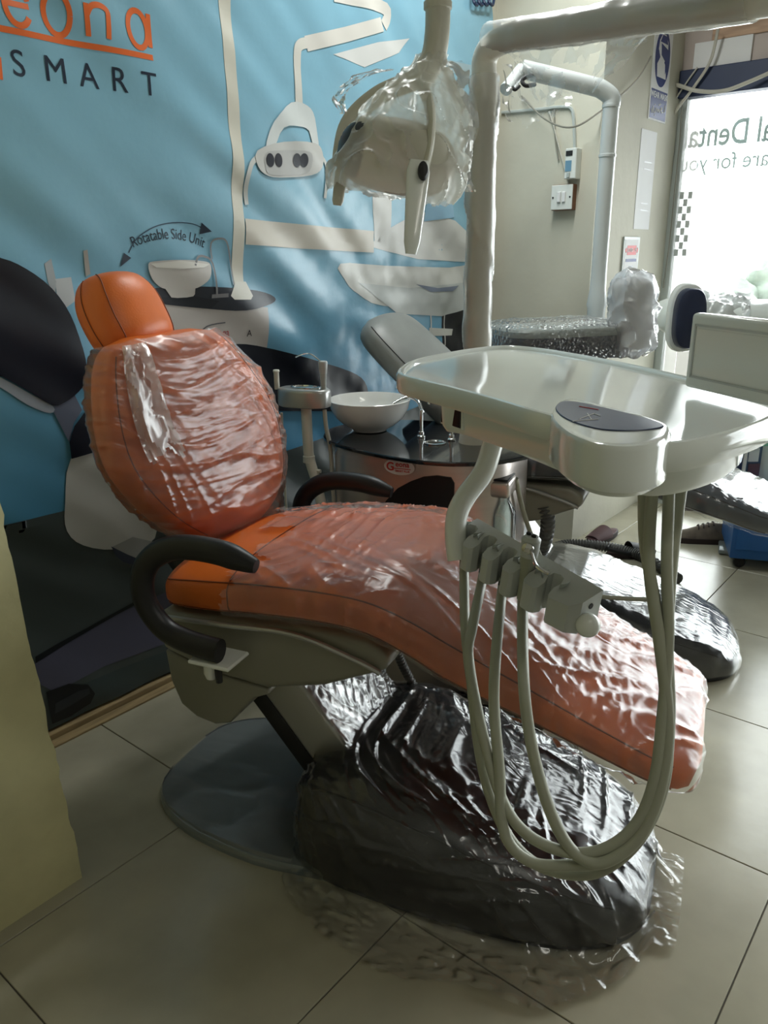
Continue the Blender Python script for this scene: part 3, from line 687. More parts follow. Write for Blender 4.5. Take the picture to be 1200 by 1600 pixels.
def make_chair(name, label, loc, cm_, sm_, back, headrest=True, arms=True, group=None, prof=None):
    seat_pt = lambda a, t, off=0.0: globals()['seat_pt'](a, t, off, prof)
    t = thing(name, label, 'dental chair', loc, ROT, group)
    # floor plate
    b = nb(); o = plate_out(); rings = []
    for d, z in ((0.0, 0.0), (0.0, 0.016), (0.006, 0.024)): rings.append([V((p.x, p.y, z)) for p in offset_poly(cr([V((q.x, q.y, 0)) for q in o], 3, True), d)] if False else [V((p.x*(1-d), p.y*(1-d*2), z)) for p in cr([V((q.x, q.y, 0)) for q in o], 3, True)])
    loft(b, rings); obj('base_plate', b, M['base'], t)
    b = nb(); loft(b, [[boot_pt(-.175+(.785)*i/48, PI*j/40) for j in range(41)] for i in range(49)], False, False, close=False)
    for i in (0, 48): b.faces.new([b.verts.new(boot_pt(-.175+.785*i/48, PI*j/40)) for j in range(41)])
    bt = obj('boot_cover', b, M['boot'], t)
    b = nb(); tube(b, [boot_pt(-.12+.66*i/30, math.radians(140), .001) for i in range(31)], .0022, 6); obj('moulding_line', b, M['blackrub'], bt)
    # lifting arm: silver casing, dark channel beneath
    d = V((.26, 0, -.32)).normalized(); nn = V((.32, 0, .26)).normalized(); A0 = V((-.36, 0, .50))
    def la(p, q): return A0+d*p[0]+nn*p[1]+V((0, q, 0))
    b = nb(); poly_prism(b, [(0, -.03), (.47, -.03), (.47, .085), (.0, .085)], la, -.135, .135, .012, 3); la_ = obj('lift_arm', b, M['silver'], t, angle=50)
    b = nb(); poly_prism(b, [(-.0, -.075), (.47, -.075), (.47, -.03), (.0, -.03)], la, -.13, .13, .004, 2); obj('arm_channel', b, M['black'], t, angle=50)
    b = nb(); mt = frame(la((.20, .0855), 0.0), nn); lathe(b, [(.05, 0), (.052, .0008), (.0535, .0008), (.0545, 0)], mt, 40); obj('cover_disc', b, M['greywhite'], la_)
    for s in (-1, 1):
        b = nb(); mt = frame(la((.44, -.052), s*.131), (0, s, 0)); lathe(b, [(.006, 0), (.006, .003), (.003, .004)], mt, 12); obj('screw', b, M['chrome'], la_)
    # seat housing: upper and lower shells
    up = [(-.478, .595), (-.47, .505), (-.34, .470), (-.20, .462), (-.06, .50), (.08, .565), (.085, .60), (.04, .628), (-.1, .632), (-.3, .612)]
    lo = [(-.47, .500), (-.462, .42), (-.44, .365), (-.40, .340), (-.35, .332), (-.31, .345), (-.275, .385), (-.24, .425), (-.20, .445), (-.20, .458), (-.34, .466)]
    b = nb(); poly_prism(b, up, lambda p, q: V((p[0], q, p[1])), -.255, .255, .018, 3); hs = obj('seat_housing', b, M['housing'], t, angle=50)
    b = nb(); poly_prism(b, lo, lambda p, q: V((p[0], q, p[1])), -.245, .245, .022, 3); obj('lower_housing', b, M['housing'], t, angle=50)
    b = nb(); tube(b, cr([V((-.47, -.262, .592)), V((-.3, -.266, .604)), V((-.12, -.266, .615)), V((.02, -.266, .585)), V((.07, -.262, .565))], 8), .006, 8); obj('trim_strip', b, M['silver'], hs)
    # seat cushion and seams
    b = nb(); cushion(b, seat_pt, -.505, .668, 64, 48); se_ = obj('seat', b, cm_, t, angle=70)
    for ang in (158, 22, 198, -18):
        b = nb(); tube(b, [seat_pt(-.46+1.08*i/60, math.radians(ang), .0012) for i in range(61)], .0016, 5); obj('seam', b, sm_, se_)
    b = nb(); tube(b, [seat_pt(-.27, math.radians(-30+240*i/40), .001) for i in range(41)], .0014, 5); obj('seam', b, sm_, se_)
    # backrest with its bracket
    f = back_shape(*back)
    b = nb(); cushion(b, f, 0, 1, 46, 44); bk = obj('backrest', b, M['greyback'] if not headrest else cm_, t, angle=70)
    b = nb(); tube(b, [f(s/40, PI-.45, .001) for s in range(3, 38)], .0014, 5); obj('seam', b, sm_, bk)
    b = nb(); tube(b, [f(s/40, .45, .001) for s in range(3, 38)], .0014, 5); obj('seam', b, sm_, bk)
    q0 = f(.12, -PI/2); q1 = f(.62, -PI/2)
    b = nb(); tube(b, cr([V((-.42, 0, .56)), V((q0.x-.03, 0, .62)), q0+V((-.015, 0, 0)), q1+V((-.012, 0, 0))], 6), .05, 10, sx=1.0, up0=(0, 1, 0)); obj('back_bracket', b, M['black'], t)
    if headrest:
        g0_ = back_shape((-.625, 1.122), (-.715, 1.300), .105, WH_, .028); g = lambda s, t, off=0.0: g0_(s, t, off)+V((0, -.028, 0))
        b = nb(); cushion(b, g, 0, 1, 36, 44); hr = obj('headrest', b, cm_, t, angle=80)
        for ang in (.82, PI-.82):
            b = nb(); tube(b, [g(.02+.96*i/36, ang, .0012) for i in range(37)], .0015, 5); obj('seam', b, sm_, hr)
        b = nb(); tube(b, [g(.5+.0*i, 0, .001) for i in range(2)] if False else [g(.03+.94*i/30, -.35 if False else PI+.0, .001) for i in range(31)], .0013, 5); obj('seam', b, sm_, hr)
        b = nb(); tube(b, [V((-.60, 0, 1.08)), V((-.70, 0, 1.14)), V((-.73, 0, 1.2))], .016, 8, sx=2.0); obj('headrest_bar', b, M['chrome'], t)
    if arms:
        for s in (-1, 1):
            yy = -.33 if s < 0 else .345
            dzz = 0 if s < 0 else -.045
            pts = cr([V((a, yy, z+dzz)) for a, z in ARM], 7); n = len(pts)
            rad = [.026*(min(1, .55+ i/10) if i < 5 else 1) for i in range(n)]
            b = nb(); tube(b, pts, .026, 14, radii=rad, sx=.85); ar = obj('armrest', b, M['black'], t)
            b = nb(); box(b, (-.325, min(yy-.02*s*-1, yy-.06*s), .548+dzz), (-.225, max(yy+.02*s, yy-.06*s), .557+dzz), .003, 1); obj('armrest_bracket', b, M['white'], ar, smooth=False)
            b = nb(); lathe(b, [(.001, -.036), (.012, -.033), (.016, -.02), (.016, 0), (.010, .002)], Matrix.Translation((-.285, yy+.005, .545+dzz)), 14); obj('knob', b, M['white'], ar)
            b = nb(); lathe(b, [(.007, -.03), (.008, 0), (.004, .002)], Matrix.Translation((-.262, yy-.002, .540+dzz)), 10); obj('screw', b, M['black'], ar)
    return t, f
chair, fback = make_chair('dental_chair', 'orange leatherette dental chair with black armrests in the foreground', CO, M['orange'], M['orange_seam'], ((-.478, .672), (-.600, 1.175), .125, WB, .02, .095))
C2 = CO+CL*1.19+CA*.18
chair2, fback2 = make_chair('dental_chair', 'dark slate dental chair wrapped in film behind the orange one', C2, M['slate'], M['blackrub'], ((-.26, .70), (-.74, 1.115), .11, WB2), headrest=False, arms=False, prof=SEAT2)

# ------------------------------------------------------------------ polythene on the chairs (each sheet could be lifted off)
def sheet(name, b, m, label, parent_loc=CO, rz=ROT):
    o = obj(name, b, m); o.location = parent_loc; o.rotation_euler = (0, 0, rz)
    return tag(o, label, 'plastic film')
# seat film: starts in a ragged edge a third of the way down the seat
b = nb()
grid(b, lambda a, t: seat_pt(a, t, .006), -.40, .666, 220, math.radians(-38), math.radians(216), 170,
     keep=lambda a, t: a > -.27+.05*nz((t*3, 1, 2))+.10*math.sin(t)*(-1 if t < PI/2 else .2) + (.03*nz((t*14, 3, 1))) and (t < math.radians(196+8*nz((a*9, 4, 4))) or a > .30))
wrinkle(b, lambda c: .001+streaks(c.x, c.y, ((35, 2.5, 17, .007, 1), (75, 3, 24, .006, 2), (-20, 2.5, 20, .005, 3), (55, 5, 40, .003, 4), (100, 6, 45, .0025, 5)))+.003*abs(nz((c.x*5, c.y*6, 1))))
sheet('plastic_film', b, M['film_seat'], 'clear wrinkled film stretched over the orange seat and leg rest')
# backrest bag, sagging below the cushion
b = nb()
def fb(s, t):
    p = fback(max(0.0, min(s, .97)), t, .007)
    if s < .10:
        k = (.10-s)/.2; p = p+V((.01*k, 0, -.15*k)); p.y = p.y*(1+.75*k)-.03*k
    return p
grid(b, fb, -.10, .97, 190, 0, 2*PI, 240, keep=lambda s, t: s > -.05+.06*nz((t*2.2, 5, 1))+.03*nz((t*9, 2, 2)))
wrinkle(b, lambda c: .001+streaks(c.y, c.z, ((-10, 2.5, 16, .007, 1), (-35, 2.5, 22, .006, 2), (12, 2.8, 26, .005, 3), (-60, 3, 24, .004, 4), (-15, 6, 45, .003, 5)))+.004*abs(nz((c.y*5, c.z*6, 2))))
sheet('plastic_film', b, M['film_back'], 'clear wrinkled film bag pulled over the orange backrest')
# fold of doubled film hanging down the backrest by the headrest
b = nb()
def fold(s, t):
    p = fback(.96-.50*s, math.radians(118+26*t-6*s), .016+.006*math.sin(t*9+s*4)+.008*crz((s*5, t*3, 2))); return p
grid(b, fold, 0, 1, 40, 0, 1, 16, keep=lambda s, t: s < .93+.12*nz((t*4, 0, 0)))
sheet('plastic_film', b, M['milky'], 'milky doubled fold of film hanging down the backrest below the headrest')
# boot film with a skirt crumpled on the floor
b = nb()
def bf(a, t):
    tt = min(max(t, 0), PI); p = boot_pt(max(-.172, min(a, .6095)), tt, .007); ov = (tt-t) if t < 0 else (t-tt)
    side = -1 if t > PI else 1
    if ov > 0:
        p.y += side*ov*(.25+.10*nz((a*5, side, 0))); p.z = max(.006, .02-ov*.1)+.010*abs(nz((a*22, ov*14, 3)))
        p.x += .05*ov*nz((a*8, 2, side))
    if a > .60: p.x += (a-.60)*1.0; p.z = min(p.z, .03)*.5+.006
    return p
grid(b, bf, -.172, .66, 200, -.22, PI+.62, 180, keep=lambda a, t: t > -.12+.1*nz((a*7, 1, 1)) and t < PI+.30+.30*math.sin(max(0, min(1, (a+.17)/.75))*PI)+.14*nz((a*6, 3, 1)))
wrinkle(b, lambda c: .001+(streaks(c.x, c.y+c.z*1.1, ((-40, 2.5, 15, .011, 1), (-70, 3, 20, .009, 2), (10, 3, 22, .007, 3), (-55, 6, 40, .004, 4)))+.004*abs(nz(c*8)))*(1 if c.z > .03 else .5))
sheet('plastic_film', b, M['film_boot'], 'clear crumpled film draped over the black boot at the foot of the chair')
# film over the lifting arm
b = nb()
d_ = V((.26, 0, -.32)).normalized(); n_ = V((.32, 0, .26)).normalized(); A0 = V((-.36, 0, .50))
grid(b, lambda s, t: A0+d_*s+n_*(.094)+V((0, t, 0)) if abs(t) <= .135 else A0+d_*s+n_*(.094-.6*(abs(t)-.135))+V((0, math.copysign(.141, t), 0)), .10, .42, 90, -.16, .26, 90)
wrinkle(b, lambda c: .001+streaks(c.x-c.z, c.y, ((20, 2, 18, .006, 1), (-30, 3, 24, .005, 2), (60, 5, 36, .003, 3))))
sheet('plastic_film', b, M['film_boot'], 'clear film lying over the silver lifting arm of the orange chair')
# film over the rear of the floor plate
b = nb()
def pf(a, q):
    w = interp([(p[0], p[1]) for p in PLATE], a)[0]; return V((a, w*q, .0275 if abs(q) <= .98 else .012))
grid(b, pf, -.632, -.16, 40, -1.0, 1.0, 40)
wrinkle(b, lambda c: .0008+.003*crz((c.x*5-c.y*3, c.y*9, 1), 3.0))
sheet('plastic_film', b, M['film_plate'], 'taut clear film over the rear of the grey floor plate')
# second chair: films
b = nb(); grid(b, lambda a, t: seat_pt(a, t, .006, SEAT2), -.3, .667, 110, math.radians(-30), math.radians(205), 70)
wrinkle(b, lambda c: .001+streaks(c.x, c.y, ((70, 2.5, 18, .006, 1), (100, 3, 26, .005, 2), (40, 5, 36, .003, 3))))
sheet('plastic_film', b, M['film_slate'], 'clear film stretched over the dark slate seat at the right', C2)
b = nb(); grid(b, lambda a, t: boot_pt(a, t, .006), -.172, .6095, 90, .02, PI-.02, 70)
wrinkle(b, lambda c: .001+streaks(c.x, c.y, ((80, 2.5, 18, .006, 1), (20, 2, 20, .004, 2), (95, 5, 36, .003, 3))))
sheet('plastic_film', b, M['film_slate'], 'silvery film stretched over the boot of the slate chair', C2)
b = nb(); grid(b, lambda s, t: fback2(s, t, .006), .0, .5, 40, 0, PI, 40)
wrinkle(b, lambda c: .0015+.008*crz((c.y*8, c.z*7, c.x*5), 3.0))
sheet('plastic_film', b, M['film_slate'], 'clear film bunched on the lower part of the grey reclined backrest', C2)

# ================================================================== SIDE UNIT (built in the orange chair's frame)
su = thing('side_unit', 'champagne side unit with black glass top beside the orange chair', 'side unit', chair_w(-.19, .76, 0), ROT)
UW = WM[su.name]
SO = V((-.19, .76, 0))
def U(a, l, z): return V((a-SO.x, l-SO.y, z))
def Uw(w): d = w-CO; return U(d.dot(CA), d.dot(CL), w.z)
# cabinet body with bowed front
def cab_ring(z, k=1.0):
    out = []
    for j in range(48):
        c, s = se(2*PI*j/48, 3.2); out.append(V((c*.29*k, s*.235*k, z)))
    return out
b = nb(); loft(b, [cab_ring(.0, .93), cab_ring(.05, .93), cab_ring(.05, .99), cab_ring(.06, 1.0), cab_ring(.76, 1.0), cab_ring(.772, .985), cab_ring(.785, .985)]); cab = obj('cabinet', b, M['unit'], su, angle=50)
# the dark arched door panel, proud of the front
def front_y(x, off=0.0): 
    c = max(-.999, min(.999, x/.29)); q = (1-abs(c)**3.2)**(1/3.2); return -(.235*q+off)
b = nb()
AR = [(.15, .28), (.15, .725), (.140, .742), (.10, .745), (.06, .738), (.02, .72), (-.02, .695), (-.055, .655), (-.085, .61), (-.105, .55), (-.12, .45), (-.125, .28)]
for off0, off1 in ((-.002, .006),):
    vs0 = [b.verts.new((x, front_y(x, off0), z)) for x, z in AR]; vs1 = [b.verts.new((x, front_y(x, off1), z)) for x, z in AR]
    b.faces.new(vs1)
    for i in range(len(AR)): b.faces.new((vs0[i], vs0[(i+1) % len(AR)], vs1[(i+1) % len(AR)], vs1[i]))
obj('arched_door', b, M['black'], su, angle=30)
# logo: white oval with red lettering
lq = Uw(P(625, 729, l=.528)); LX, LZ = lq.x, lq.z
lg = nb()
vs = [lg.verts.new((LX+.048*math.cos(t*PI/14), front_y(LX+.048*math.cos(t*PI/14), .003), LZ+.024*math.sin(t*PI/14))) for t in range(28)]; lg.faces.new(vs)
lgo = obj('logo_plate', lg, M['paper'], su)
def utext(s, size, x, z, m, bold=0.0):
    bb = text_bm(s, size, 'CENTER', 0, 1.0, 0, bold)
    for v in bb.verts: v.co = V((LX+x+v.co.x, front_y(LX+x+v.co.x, .0042), LZ+z+v.co.y))
    obj('lettering', bb, m, lgo, smooth=False)
utext('G', .034, -.028, -.001, M['red'], .0008); utext('eona', .022, .010, .008, M['red'], .0005); utext('SMART PLUS', .008, .010, -.012, M['red'], .0003)
bb = nb(); box(bb, (LX-.018, front_y(LX, .0048), LZ-.0055), (LX+.036, front_y(LX, .004), LZ-.0035)); obj('underline', bb, M['red'], lgo, smooth=False)
# glass top
GT = [(.365, -.04), (.35, .05), (.29, .13), (.18, .20), (.02, .235), (-.15, .225), (-.27, .17), (-.345, .07), (-.355, -.03), (-.31, -.13), (-.20, -.21), (-.02, -.275), (.12, -.285), (.24, -.24), (.32, -.15)]
gp = [V((p.x, p.y)) for p in cr([V((x, y, 0)) for x, y in GT], 6, True)]
b = nb(); loft(b, [[V((p.x, p.y, z)) for p in offset_poly(gp, d)] for d, z in ((.004, .786), (0, .789), (0, .796), (.003, .799))]); obj('glass_top', b, M['blackglass'], su, angle=35)
# bowl
bc = Uw(P(578, 671, z=.802))
b = nb(); lathe(b, [(.001, .002), (.055, .0), (.06, .006), (.085, .02), (.112, .045), (.126, .072), (.131, .094), (.133, .100), (.130, .102), (.126, .097), (.120, .075), (.105, .048), (.08, .027), (.05, .016), (.018, .012), (.001, .011)], Matrix.Translation(bc), 48)
bo_ = obj('bowl', b, M['ceramic'], su)
b = nb(); lathe(b, [(.018, .013), (.018, .015), (.006, .016), (.001, .015)], Matrix.Translation(bc), 16); obj('drain', b, M['chrome'], bo_)
# taps
f0 = Uw(P(658, 683, z=.80))
b = nb(); tube(b, cr([f0, f0+V((0, 0, .08)), Uw(P(660, 645, z=.80+.075)), Uw(P(653, 627, z=.905)), Uw(P(636, 621, z=.912)), Uw(P(613, 632, z=.898))], 8), .006, 10); lathe(b, [(.013, 0), (.013, .005), (.009, .008), (.009, .018), (.006, .02)], Matrix.Translation(f0), 16); obj('bowl_tap', b, M['chrome'], su)
f1 = Uw(P(705, 688, z=.80))
b = nb(); tube(b, cr([f1, f1+V((0, 0, .10)), f1+V((-.012, -.01, .135)), f1+V((-.045, -.03, .138)), f1+V((-.06, -.04, .115))], 7), .0055, 10); lathe(b, [(.013, 0), (.013, .005), (.009, .008), (.009, .018), (.006, .02)], Matrix.Translation(f1), 16); obj('cup_tap', b, M['chrome'], su)
b = nb(); lathe(b, [(.034, 0), (.034, .003), (.028, .004), (.026, .0015), (.001, .001)], Matrix.Translation(Uw(P(680, 692, z=.80))), 24); obj('cup_rest', b, M['chrome'], su)
# lamp post rising from the glass top
pc = U(-.046, .74, 0)
b = nb(); lathe(b, [(.048, .799), (.048, .80), (.044, .83), (.038, .87), (.034, .93), (.0335, 1.80)], Matrix.Translation(pc), 24); 
post = obj('lamp_post', b, M['wraptube'], su)
# bottle cap box and water bottle at the right end
bp_ = Uw(P(782, 762, l=.62))
b = nb(); box(b, (bp_.x-.035, bp_.y-.04, bp_.z-.022), (bp_.x+.035, bp_.y+.06, bp_.z+.028), .012, 3); obj('bottle_mount', b, M['unit'], su)
b = nb(); box(b, (bp_.x-.03, bp_.y-.035, bp_.z+.028), (bp_.x+.03, bp_.y+.055, bp_.z+.034), .003, 1); obj('mount_lid', b, M['black'], su)
bz = bp_.z-.024
b = nb(); mt = Matrix.Translation((bp_.x+.010, bp_.y, bz)); lathe(b, [(.018, 0), (.018, -.012), (.026, -.025), (.036, -.045), (.038, -.06), (.038, -.20), (.034, -.21), (.001, -.21)], mt, 28); obj('water_bottle', b, M['bottle'], su)
b = nb(); tube(b, [V((bp_.x, bp_.y, bz)), V((bp_.x-.004, bp_.y, bz-.19))], .003, 6); obj('dip_tube', b, flat((90, 150, 150)), su)

# lamp arms (part of the unit: post > elbow > arm > elbow > arm)
ptop = chair_w(-.046, .74, 1.795)
E1 = P(1270, 6, d=1.40); L0 = P(683, -75, d=1.64)
e_a = cr([ptop, ptop+V((0, 0, .03)), ptop+V((0, 0, .055))+(E1-ptop).normalized()*.02, ptop+V((0, 0, .066))+(E1-ptop).normalized()*.06, ptop+V((0, 0, .07))+(E1-ptop).normalized()*.12], 6)
E1b = E1+V((0, 0, .02))
b = nb(); tube(b, e_a+[e_a[-1].lerp(E1b, i/8) for i in range(1, 9)], .033, 18); am = obj('swing_arm', b, M['wraptube'], su, world=True)
b = nb(); tube(b, [E1b+V((0, 0, -.06)), E1b+V((0, 0, .08))], .042, 18); obj('elbow', b, M['steelpole'], su, world=True)
E2 = E1b+V((0, 0, .03))
b = nb(); tube(b, [E2.lerp(L0+V((0, 0, .03)), i/10) for i in range(11)], .04, 18); obj('spring_arm', b, M['steelpole'], su, world=True)
dr = (L0-E1).normalized()
# ------------------------------------------------------------------ operating lamp on its drop stem
lc = P(620, 250, d=1.62)
lamp = thing('operating_lamp', 'cream operating lamp head in a film bag hanging before the banner', 'dental lamp', lc)
e1 = V((RIGHT.x, RIGHT.y, 0)).normalized(); e2 = V((FWD.x, FWD.y, 0)).normalized(); e3 = V((0, 0, 1))
S0 = P(683, -80, d=1.64); S1 = P(683, 50, d=1.64); S2 = P(676, 92, d=1.645); S3 = P(655, 125, d=1.65)
b = nb(); tube(b, cr([S0, P(684, 0, d=1.64), S1, S2, S3], 8), .0265, 18); obj('drop_stem', b, M['lamp'], lamp, world=True)
b = nb(); lathe(b, [(.026, -.004), (.030, 0), (.030, .012), (.026, .016)], frame(P(684, 14, d=1.64), (0, 0, 1)), 24); obj('stem_collar', b, M['lamp'], lamp, world=True)
# yoke
b = nb(); tube(b, cr([P(655, 122, d=1.65), P(672, 170, d=1.56), P(672, 225, d=1.54), P(664, 265, d=1.545)], 8), .020, 12, sx=.45); obj('yoke', b, M['lamp'], lamp, world=True)
b = nb(); tube(b, cr([P(652, 124, d=1.66), P(590, 150, d=1.68), P(545, 195, d=1.69), P(532, 258, d=1.66)], 8), .020, 12, sx=.45); obj('yoke', b, M['lamp'], lamp, world=True)
# head: an oval shell, longest left to right, with a deep front
hx = (P(716, 268, d=1.56)-P(528, 232, d=1.66)).normalized(); hz = e3; hy = hz.cross(hx).normalized(); hz = hx.cross(hy)
hm = Matrix((hx, hy, hz)).transposed().to_4x4(); hm.translation = P(618, 250, d=1.62)
def head_pt(s, t):
    w = [(0, .02, .02), (.05, .045, .045), (.18, .068, .07), (.5, .078, .085), (.82, .068, .07), (.95, .045, .045), (1, .02, .02)]
    h, dd = interp(w, s); c, q = se(t, 2.6)
    return hm@V((-.128+.256*s, c*dd*.9, q*h*(1.0 if q > 0 else .85)))
b = nb(); cushion(b, head_pt, 0, 1, 36, 36); obj('lamp_head', b, M['lamp'], lamp, angle=70, world=True)
def onhead(s0, s1, t0, t1, off):
    b = nb(); grid(b, lambda s, t: head_pt(s, t)+hm.to_3x3()@V((0, -off if True else off, 0)), s0, s1, 16, t0, t1, 16); return b
sgn = -1 if (hm.to_3x3()@V((0, 1, 0))).dot(e2) > 0 else 1
b = nb(); tc0 = PI if sgn < 0 else 0
grid(b, lambda s, t: head_pt(s, tc0+t)+hm.to_3x3()@V((0, sgn*.004, 0)), .05, .38, 22, -1.0, 1.0, 24, keep=lambda s, t: ((s-.20)/.15)**2+(t/.85)**2 < 1.0)
obj('reflector', b, M['lampgrey'], lamp, angle=70, world=True)
b = nb(); grid(b, lambda s, t: head_pt(s, tc0+t)+hm.to_3x3()@V((0, sgn*.0025, 0)), .33, .88, 18, -.6, .8, 14); obj('front_cover', b, M['lamp'], lamp, angle=70, world=True)
# handles
def paddle(p0, p1, w0, w1, th, name, m):
    b = nb(); d = (p1-p0); rings = []
    sx = d.cross(e2).normalized()
    for i in range(9):
        s = i/8; w = w0+(w1-w0)*s; k = 1 if 0 < i < 8 else .72; c = p0+d*s
        rings.append([c+sx*(se(2*PI*j/16, 3)[0]*w*k)+e2*(se(2*PI*j/16, 3)[1]*th*k) for j in range(16)])
    loft(b, rings); return obj(name, b, m, lamp, angle=60, world=True)
paddle(P(655, 250, d=1.50), P(642, 397, d=1.50), .024, .0145, .010, 'handle', M['white'])
b = nb(); lathe(b, [(.001, .014), (.010, .012), (.012, .004), (.012, 0)], frame(P(661, 268, d=1.487), -FWD, e3), 18, sx=1.5, sy=.85); obj('handle_knob', b, M['blackrub'], lamp, world=True)
paddle(P(534, 262, d=1.66), P(527, 321, d=1.66), .0135, .012, .008, 'handle', M['lamp'])
# film bag over the lamp: gathered at the stem, opening over the head
b = nb()
def bag(s, t):
    # s 0 at the stem, 1 at the hem ; t around
    k = [(0, .031, .031), (.10, .040, .042), (.28, .092, .085), (.5, .122, .10), (.72, .142, .110), (.88, .138, .108), (1, .12, .095)]
    rx, ry = interp(k, s); c0 = P(676, 84, d=1.645); c1 = P(612, 312, d=1.62); c = c0.lerp(c1, s**.9)
    r = 1+.10*nz((math.cos(t)*2+4, math.sin(t)*2, s*2.5))+.05*math.sin(t*9+s*3)*(1-s)
    # hem is higher to the far side and lower to the near-left
    return c+e1*(math.cos(t)*rx*r)+e2*(math.sin(t)*ry*r)+e3*(-.02*math.cos(t)*s)
grid(b, bag, 0, 1, 110, 0, 2*PI, 180, keep=lambda s, t: s < .97+.10*nz((math.cos(t)*3, math.sin(t)*3, 3)))
wrinkle(b, lambda c: .010*crz((c.x*8, c.y*8, c.z*5), 2.8)+.008*crz((c.x*24, c.y*24, c.z*10), 2.6)-.004)
tag(obj('plastic_film', b, M['film_lamp']), 'torn cloudy film bag gathered around the operating lamp stem', 'plastic film')
for pts, w, lab in (([(700, 95, 1.64), (722, 140, 1.62), (733, 200, 1.60), (722, 260, 1.58), (735, 300, 1.58)], .028, 'torn strip of film hanging at the right of the lamp bag'),
                    ([(600, 108, 1.66), (560, 122, 1.68), (530, 150, 1.69), (537, 178, 1.69)], .022, 'torn flap of film sticking out left of the lamp bag')):
    b = nb(); q = cr([P(*p[:2], d=p[2]) for p in pts], 8); n = len(q)
    grid(b, lambda s, t: q[min(n-1, int(round(s*(n-1))))]+e1*((t-.5)*2*w*(1-.6*s)*(1+.5*nz((s*6, t, 4))))+e2*(.012*nz((s*9, t*3, 2))), 0, 1, n-1, 0, 1, 8)
    tag(obj('plastic_film', b, M['film_loose']), lab, 'plastic film')

# wrapping film on the post and the arms
def wrapcoil(q, r, lab, m=None, amp=.006, fr=60, gaps=None):
    b = nb(); n = len(q); rings = []
    fl = V((0, 0, 1)) if abs((q[1]-q[0]).normalized().z) < .9 else V((1, 0, 0))
    for i in range(n):
        t = (q[min(i+1, n-1)]-q[max(i-1, 0)]).normalized(); nn = (fl-t*fl.dot(t)).normalized(); bb = t.cross(nn)
        L = i/n*fr
        rings.append([q[i]+(nn*math.cos(a)+bb*math.sin(a))*(r+.0015+amp*max(0, nz((math.cos(a)*.8, math.sin(a)*.8+L*.35, L)))+amp*.8*(1-((L*.17+a/6.283) % 1))) for a in [2*PI*k/28 for k in range(28)]])
    loft(b, rings, False, False); return tag(obj('plastic_film', b, m or M['film_pole']), lab, 'plastic film')
wrapcoil([chair_w(-.046, .74, .86+.93*i/140) for i in range(141)], .036, 'whitish film wound in overlapping turns around the tall lamp post', amp=.007, fr=15)
wrapcoil([e_a[-1].lerp(E1b, i/60) for i in range(-8, 52)], .035, 'whitish film wrapped along the swing arm above the post', amp=.004, fr=12)
wrapcoil([E2.lerp(L0+V((0, 0, .03)), i/50) for i in range(0, 46)], .043, 'clear film wrapped around the spring arm at the top right', M['film_loose'], amp=.006, fr=10)
# torn web of film hanging below the swing arm
b = nb()
def web(s, t):
    p0 = e_a[-1].lerp(E1b, -.05+.62*s); drop = (.02+.14*math.sin(PI*min(1, s*1.05))+.05*nz((s*5, 2, 0)))*t
    if s < .1: drop *= 1.3
    return p0+V((0, 0, -.032-drop))+e2*(.02*nz((s*8, t*4, 1)))+e1*(-.06*t*(s-.3))
grid(b, web, 0, 1, 60, 0, 1, 26, keep=lambda s, t: not (abs(nz((s*3.2, t*2.4, 8))) < .13 and t > .2) and t < .9+.25*nz((s*9, 1, 1)))
wrinkle(b, lambda c: .006*crz((c.x*14, c.y*14, c.z*14), 2.6))
tag(obj('plastic_film', b, M['film_web']), 'torn web of clear film hanging below the swing arm', 'plastic film')
b = nb()
q = cr([P(792, 100, d=2.25), P(796, 130, d=2.25), P(790, 160, d=2.25), P(797, 190, d=2.25)], 8); n = len(q)
grid(b, lambda s, t: q[int(round(s*(n-1)))]+e1*((t-.5)*.03*(1-.5*s))+e2*(.008*nz((s*7, t*2, 2))), 0, 1, n-1, 0, 1, 6)
tag(obj('plastic_film', b, M['film_loose']), 'narrow ribbon of torn film dangling beside the lamp post elbow', 'plastic film')

# ================================================================== DELIVERY TRAY over the orange chair
ZT = 1.15
dt0 = P(900, 640, z=ZT)
dtr = thing('delivery_tray', 'glossy white instrument tray with navy keypad and hanging hoses', 'dental tray', (dt0.x, dt0.y, 0.0))
OUT = [(621, 583), (624, 573), (645, 561), (690, 551), (740, 543), (790, 539), (845, 543), (910, 553), (980, 566), (1050, 581), (1130, 600), (1195, 616), (1226, 627), (1228, 638), (1205, 653), (1165, 668), (1110, 683), (1050, 692), (990, 690), (930, 675), (870, 652), (820, 638), (760, 620), (700, 604), (650, 592)]
op = [V((p.x, p.y)) for p in cr([V((P(u, v, z=ZT).x, P(u, v, z=ZT).y, 0)) for u, v in OUT], 5, True)]
def stack(name, poly, lv, m, parent, angle=40):
    b = nb(); loft(b, [[V((p.x, p.y, z)) for p in offset_poly(poly, d)] for d, z in lv]); return obj(name, b, m, parent, angle=angle, world=True)
stack('tray', op, [(.010, ZT-.036), (.003, ZT-.034), (0, ZT-.028), (0, ZT-.006), (.003, ZT-.001), (.007, ZT), (.011, ZT-.002), (.015, ZT-.008), (.02, ZT-.009)], M['tray'], dtr)
# under-housing
UN = [(690, 628), (760, 610), (900, 600), (1060, 620), (1150, 655), (1168, 680), (1125, 703), (1055, 718), (990, 716), (905, 696), (800, 660), (725, 637)]
up_ = [V((p.x, p.y)) for p in cr([V((P(u, v, z=ZT-.034).x, P(u, v, z=ZT-.034).y, 0)) for u, v in UN], 5, True)]
stack('under_housing', up_, [(.03, ZT-.082), (.010, ZT-.080), (.003, ZT-.070), (0, ZT-.034)], M['tray'], dtr)
